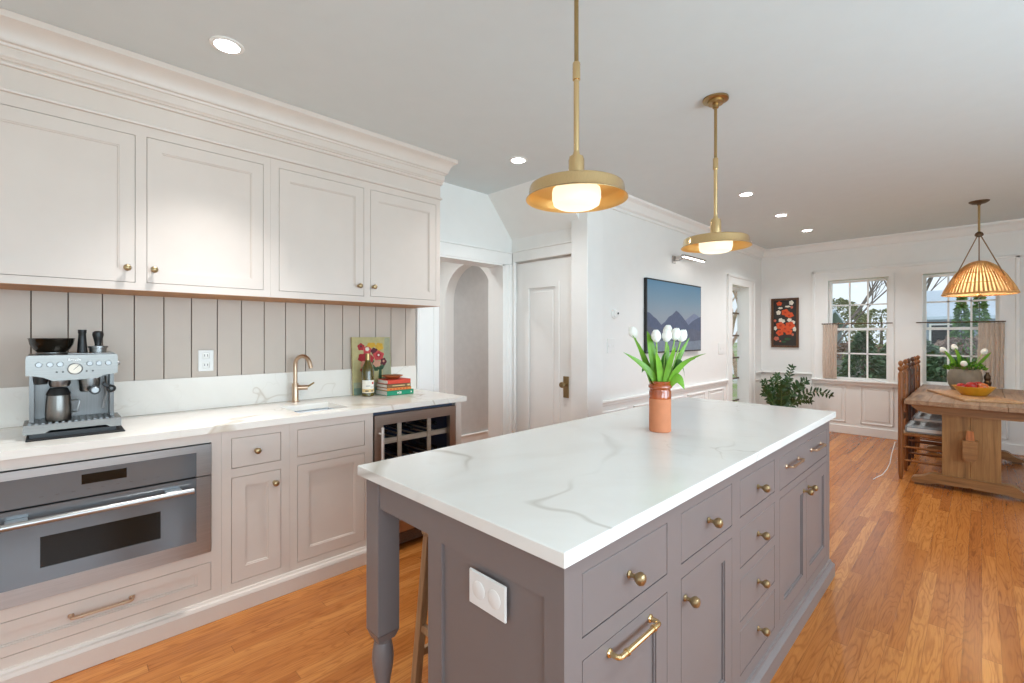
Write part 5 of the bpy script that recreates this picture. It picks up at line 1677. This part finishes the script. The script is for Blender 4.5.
for k in range(3):
    th = 2 * PI * k / 3 + 2.098
    r, z = dome(0.70)
    e = (WX + (r + 0.004) * math.cos(th), WY + (r + 0.004) * math.sin(th), z)
    MB().tube([(WX + 0.012 * math.cos(th), WY + 0.012 * math.sin(th), 2.30), e], 0.0045, 8).o('rope', M['rope'], p)
sh = MB()
NS = 52
for k in range(NS):
    th = 2 * PI * k / NS
    pts = []
    for j in range(12):
        r, z = dome(0.06 + 0.94 * j / 11)
        r += 0.0015 * math.sin(j * 2.0 + k)
        pts.append((WX + r * math.cos(th), WY + r * math.sin(th), z))
    wd = [0.0024 + 0.0052 * math.sin(PI / 2 * (0.06 + 0.94 * j / 11)) for j in range(12)]
    sh.tube(pts, wd, 5)
for tt in (0.12, 0.35, 0.6, 0.82):
    r, z = dome(tt)
    sh.tube(arc_pts((WX, WY, z), (1, 0, 0), (0, 1, 0), r + 0.003, 0, 2 * PI, 49)[:-1], 0.0028, 6, True)
so = sh.o('shade', M['wicker'], p, ang=60)
MB().lathe([(dome(0.06 + 0.94 * j / 11)[0] - 0.007, dome(0.06 + 0.94 * j / 11)[1] - 0.004) for j in range(12)], (WX, WY, 0), (0, 0, 1), 40, cap=False).o('lining', M['shadelining'], so, label='pale translucent lining')
MB().tube(arc_pts((WX, WY, ZR), (1, 0, 0), (0, 1, 0), RR, 0, 2 * PI, 49)[:-1], 0.009, 8, True).o('rim', M['wicker'], so)
MB().lathe([(0.02, ZT - 0.012), (0.012, ZT + 0.004), (0, ZT + 0.006)], (WX, WY, 0), (0, 0, 1), 16).o('cap', M['bronze'], so)
mb = MB().cyl((WX, WY, ZR + 0.05), (WX, WY, ZT - 0.005), 0.007, None, 10).lathe([(0.03, 0), (0.034, 0.012), (0.01, 0.03)], (WX, WY, ZR - 0.03), (0, 0, 1), 18).cyl((WX, WY, ZR - 0.01), (WX, WY, ZR + 0.06), 0.006, None, 8)
for k in range(3):
    th = 2 * PI * k / 3 + 0.3
    mb.tube([(WX, WY, ZR + 0.07), (WX + 0.07 * math.cos(th), WY + 0.07 * math.sin(th), ZR + 0.075)], 0.006, 8)
mb.o('lamp_holder', M['brassdark'], p)
for k in range(3):
    th = 2 * PI * k / 3 + 0.3
    MB().ball((WX + 0.095 * math.cos(th), WY + 0.095 * math.sin(th), ZR + 0.078), 0.022, 14).o('bulb', M['bulb'], p, label='lit warm bulb')

# ================================================================== CORNER PLANT
GX, GY = 7.2, 1.99
pl = thing('potted_plant', 'dark green arching plant in a grey planter in the far corner', 'plant', (GX, GY, 0))
MB().lathe([(0.11, 0), (0.12, 0.004), (0.15, 0.24), (0.155, 0.26), (0.145, 0.26), (0.14, 0.235), (0, 0.235)], (GX, GY, 0.001), (0, 0, 1), 32, cap=False).o('planter', M['planter'], pl)
MB().lathe([(0.138, 0.237), (0, 0.242)], (GX, GY, 0.001), (0, 0, 1), 24, cap=False).o('soil', M['soil'], pl)
S3 = 0.01395


def gp(u, w, dp=0.0):
    return Vector((GX, GY, 0)) + RT * (u - 773) * S3 * 0.88 + UP * (1.343 + (335 - w) * S3) + FW * dp


stems = [((764, 392), (754, 381.5), -0.04), ((762, 397), (752.5, 391.5), -0.08), ((771, 390), (767, 380.5), 0.04), ((776, 392), (783, 379), -0.02), ((780, 388), (787.5, 367.5), 0.0), ((788, 383), (804, 381), 0.0),
         ((800, 383), (829, 394.5), -0.04), ((772, 396), (770, 386), -0.14), ((786, 396), (801, 399), -0.14), ((778, 396), (776, 384), -0.1), ((766, 398), (760, 388), 0.03), ((784, 392), (796, 386), -0.05), ((778, 385), (775, 376), 0.09)]
rg = random.Random(11)
for (m_, e_, dp) in stems:
    b0 = Vector((GX, GY, 0.24)) + RT * (e_[0] - 773) * 0.0012 + FW * dp * 0.3
    pts = bez(b0, gp(m_[0], m_[1], dp * 0.6) * 1.0, gp(e_[0], e_[1], dp), 16)
    s_ = MB().tube(pts, [0.011 - 0.008 * k / 15 for k in range(16)], 7).o('stem', M['zzstem'], pl)
    mb = MB()
    for k in range(3, 16):
        d_ = (pts[min(k + 1, 15)] - pts[k - 1]).normalized()
        sd = (d_.cross(FW) + Vector((rg.uniform(-.5, .5), rg.uniform(-.5, .5), rg.uniform(-.2, .2)))).normalized()
        for sg in (-1, 1):
            L_ = 0.078 * (0.75 + 0.35 * math.sin(PI * k / 16)) * rg.uniform(0.85, 1.1)
            dv = (sd * sg * 0.95 + d_ * 0.42 + UP * 0.1).normalized()
            mb.ribbon([pts[k], pts[k] + dv * L_ * 0.33, pts[k] + dv * L_ * 0.7 + UP * 0.004, pts[k] + dv * L_], 0.030, d_ + FW * rg.uniform(-.5, .5), lambda q: (0.25, 0.95, 0.85, 0.08)[min(3, int(q * 3 + 0.01))], 0.2)
    mb.ribbon([pts[-1], pts[-1] + d_ * 0.03, pts[-1] + d_ * 0.06], 0.028, sd)
    mb.o('leaflets', M['zz'], s_, ang=80)

# ================================================================== OUTDOORS
g = MB().box(-30, 120, -70, 90, -0.62, -0.52)
struct('ground', g, M['lawn'])
tag(MB().box(23, 29, -30, 40, -0.519, -0.49).o('driveway', M['snow'], None), 'pale snowy drive crossing beyond the lawn', 'drive')


def bush(name, x, y, rx, hz, n, mat, lab, cone=True, leaf=0.16, cat='shrub', z0=-0.5, seed=1):
    rg = random.Random(seed)
    mb = MB()
    for _ in range(n):
        t = rg.random() ** (1.3 if cone else 0.9)
        rr = rx * ((1 - t) ** 0.8 if cone else math.sqrt(max(0, 1 - (2 * t - 0.9) ** 2 / 1.3))) * rg.uniform(0.65, 1.05)
        th = rg.uniform(0, 2 * PI)
        c0 = Vector((x + rr * math.cos(th), y + rr * math.sin(th), z0 + hz * t + rg.uniform(-0.05, 0.05)))
        dv = Vector((math.cos(th), math.sin(th), rg.uniform(-0.6, 0.9))).normalized()
        L_ = leaf * rg.uniform(0.6, 1.3)
        mb.ribbon([c0, c0 + dv * L_ * 0.5, c0 + dv * L_ - UP * L_ * 0.2], L_ * 0.5, Vector((rg.uniform(-1, 1), rg.uniform(-1, 1), rg.uniform(-1, 1))))
    r = thing(name, lab, cat, (x, y, z0))
    mb.o('foliage', mat, r, ang=80)
    MB().cyl((x, y, z0 - 0.02), (x, y, z0 + hz * 0.9), rx * 0.10, rx * 0.02, 8).o('trunk', M['bark'], r)
    return r


def bare_tree(x, y, h, lab, seed, mat, r0=0.16, z0=-0.52, lean=0.0, depth=5):
    rg = random.Random(seed)
    root = thing('bare_tree', lab, 'tree', (x, y, z0), 'leafless trees outside')
    tr = MB()
    br = MB()

    def grow(p, d, L_, r, k):
        n = 4
        pts = [p]
        q = p.copy()
        dd = d.copy()
        for _ in range(n):
            dd = (dd + Vector((rg.uniform(-.16, .16), rg.uniform(-.16, .16), rg.uniform(-.05, .1)))).normalized()
            q = q + dd * L_ / n
            pts.append(q.copy())
        (tr if k == 0 else br).tube(pts, [r * (1 - 0.35 * i / n) for i in range(n + 1)], 7 if k < 2 else 4)
        if k >= depth:
            return
        for j in range(5 if k == 0 else (3 if k < 4 else 2)):
            f = rg.uniform(0.45, 1.0)
            pk = pts[min(n, int(f * n + 0.5))]
            nd = (dd + Vector((rg.uniform(-1, 1), rg.uniform(-1, 1), rg.uniform(-0.25, 0.75))) * 0.85).normalized()
            grow(pk, nd, (L_ * rg.uniform(0.6, 0.8)) if k else h * rg.uniform(0.22, 0.3), r * 0.66, k + 1)
    grow(Vector((x, y, z0)), Vector((lean, lean * 0.5, 1)).normalized(), h * 0.17, r0, 0)
    tr.o('trunk', mat, root)
    br.o('branches', mat, root)


bush('evergreen_shrub', 11.0, 1.60, 0.62, 1.85, 4200, M['conifer'], 'pointed dark evergreen shrub in the lower panes of the left window', True, 0.10, seed=2)
bush('evergreen_shrub', 12.5, 2.62, 0.62, 1.55, 3000, M['conifer'], 'dark evergreen shrub at the left edge of the left window', True, 0.11, seed=6)
bush('evergreen_shrub', 12.6, 1.05, 0.62, 1.70, 3200, M['conifer'], 'dark evergreen shrub outside between the two windows', False, 0.11, seed=4)
bush('evergreen_shrub', 10.9, 0.42, 0.50, 1.45, 3000, M['conifer'], 'dark evergreen shrub low outside the right window', False, 0.10, seed=3)
bush('evergreen_shrub', 12.2, -0.45, 0.6, 1.3, 2400, M['conifer'], 'dark evergreen shrub at the right edge of the right window', False, 0.11, seed=5)
bush('cypress', 19.6, 0.44, 0.34, 2.95, 2400, M['conifer2'], 'bright green pointed cypress before the pale roof, the left one', True, 0.13, 'tree', seed=7)
bush('cypress', 21.6, 0.06, 0.38, 3.35, 2400, M['conifer2'], 'bright green pointed cypress before the pale roof, the right one', True, 0.13, 'tree', seed=8)
bush('hedge', 17.2, 0.30, 0.95, 1.75, 4200, M['brownbush'], 'brown winter hedge behind the fence in the right window', False, 0.10, 'hedge', seed=9)
bush('hedge', 18.0, 2.75, 0.9, 1.6, 3000, M['brownbush'], 'brown winter hedge beyond the evergreen in the left window', False, 0.10, 'hedge', seed=19)
bush('leafy_tree', 48, 9.2, 2.6, 4.9, 3600, M['olivebush'], 'olive green tree far behind the left window', False, 0.3, 'tree', seed=10)
bush('leafy_tree', 60, 7.2, 1.9, 4.4, 2200, M['olivebush'], 'rounded olive green tree far behind the right edge of the left window', False, 0.3, 'tree', seed=14)
bush('leafy_tree', 45, -1.6, 2.6, 5.0, 3600, M['olivebush'], 'olive green tree far behind the house in the right window', False, 0.3, 'tree', seed=12)
bare_tree(29.5, 5.4, 15, 'bare tree with spreading branches in the upper left window', 21, M['bark'], 0.075, depth=6)
bare_tree(44, 3.4, 19, 'tall bare tree behind the pale roofed house at the left', 23, M['bark'], 0.11, depth=6)
bare_tree(52, -7.5, 18, 'tall bare tree behind the pale roofed house at the right', 24, M['bark'], 0.11, depth=6)
bare_tree(22.0, 7.77, 10, 'warm brown bare tree seen through the glazed door', 25, M['barkwarm'], 0.12, z0=-0.52, depth=4)
bush('evergreen_shrub', 16.2, 6.16, 0.22, 4.2, 2000, M['conifer2'], 'tall narrow green shrub seen through the glazed door', True, 0.09, 'shrub', seed=15)


def house(x0, x1, y0, y1, zw, zr, lab, wall, chimney=True):
    h = thing('neighbour_house', lab, 'house', ((x0 + x1) / 2, (y0 + y1) / 2, -0.5))
    MB().box(x0, x1, y0, y1, -0.5, zw).o('walls', wall, h)
    xm = (x0 + x1) / 2
    o_ = 0.35
    MB().prism([(x0 - o_, y0 - o_, zw - 0.05), (xm, y0 - o_, zr), (x1 + o_, y0 - o_, zw - 0.05), (x1 + o_, y0 - o_, zw + 0.1), (xm, y0 - o_, zr + 0.15), (x0 - o_, y0 - o_, zw + 0.1)], (0, y1 - y0 + 2 * o_, 0)).o('roof', M['roofpale'], h)
    if chimney:
        MB().box(xm - 0.35, xm + 0.35, (y0 + y1) / 2 + 0.6, (y0 + y1) / 2 + 1.3, zr - 0.6, zr + 0.5).o('chimney', M['siding'], h)
    n = 4
    for k in range(n):
        yy = y0 + (y1 - y0) * (k + 0.5) / n
        f = MB().plate('x', yy - 0.5, yy + 0.5, zw - 1.35, zw - 0.25, x0 - 0.05, x0 + 0.02, [(yy - 0.42, yy + 0.42, zw - 1.27, zw - 0.33)]).o('window', M['trim'], h)
        MB().box(x0 - 0.015, x0 - 0.005, yy - 0.42, yy + 0.42, zw - 1.27, zw - 0.33).o('pane', M['blackglass'], f)


house(31, 40, -4.6, 2.2, 2.15, 3.7, 'low house with a pale frosted roof behind the right window', M['siding'])
house(33, 41, 7.2, 10.6, 1.75, 2.9, 'grey house with a pale roof far behind the left window', M['siding'], False)
f = thing('garden_fence', 'grey board fence beyond the shrubs outside the right window', 'fence', (15.6, 0.0, -0.5))
for k in range(7):
    yy = -3 + k * 1.0
    MB().box(15.55, 15.65, yy - 0.05, yy + 0.05, -0.53, 0.72).o('fence_post', M['fencewood'], f)
for k in range(6):
    MB().box(15.6, 15.63, -3, 3, -0.4 + k * 0.18, -0.25 + k * 0.18).o('rail', M['fencewood'], f)
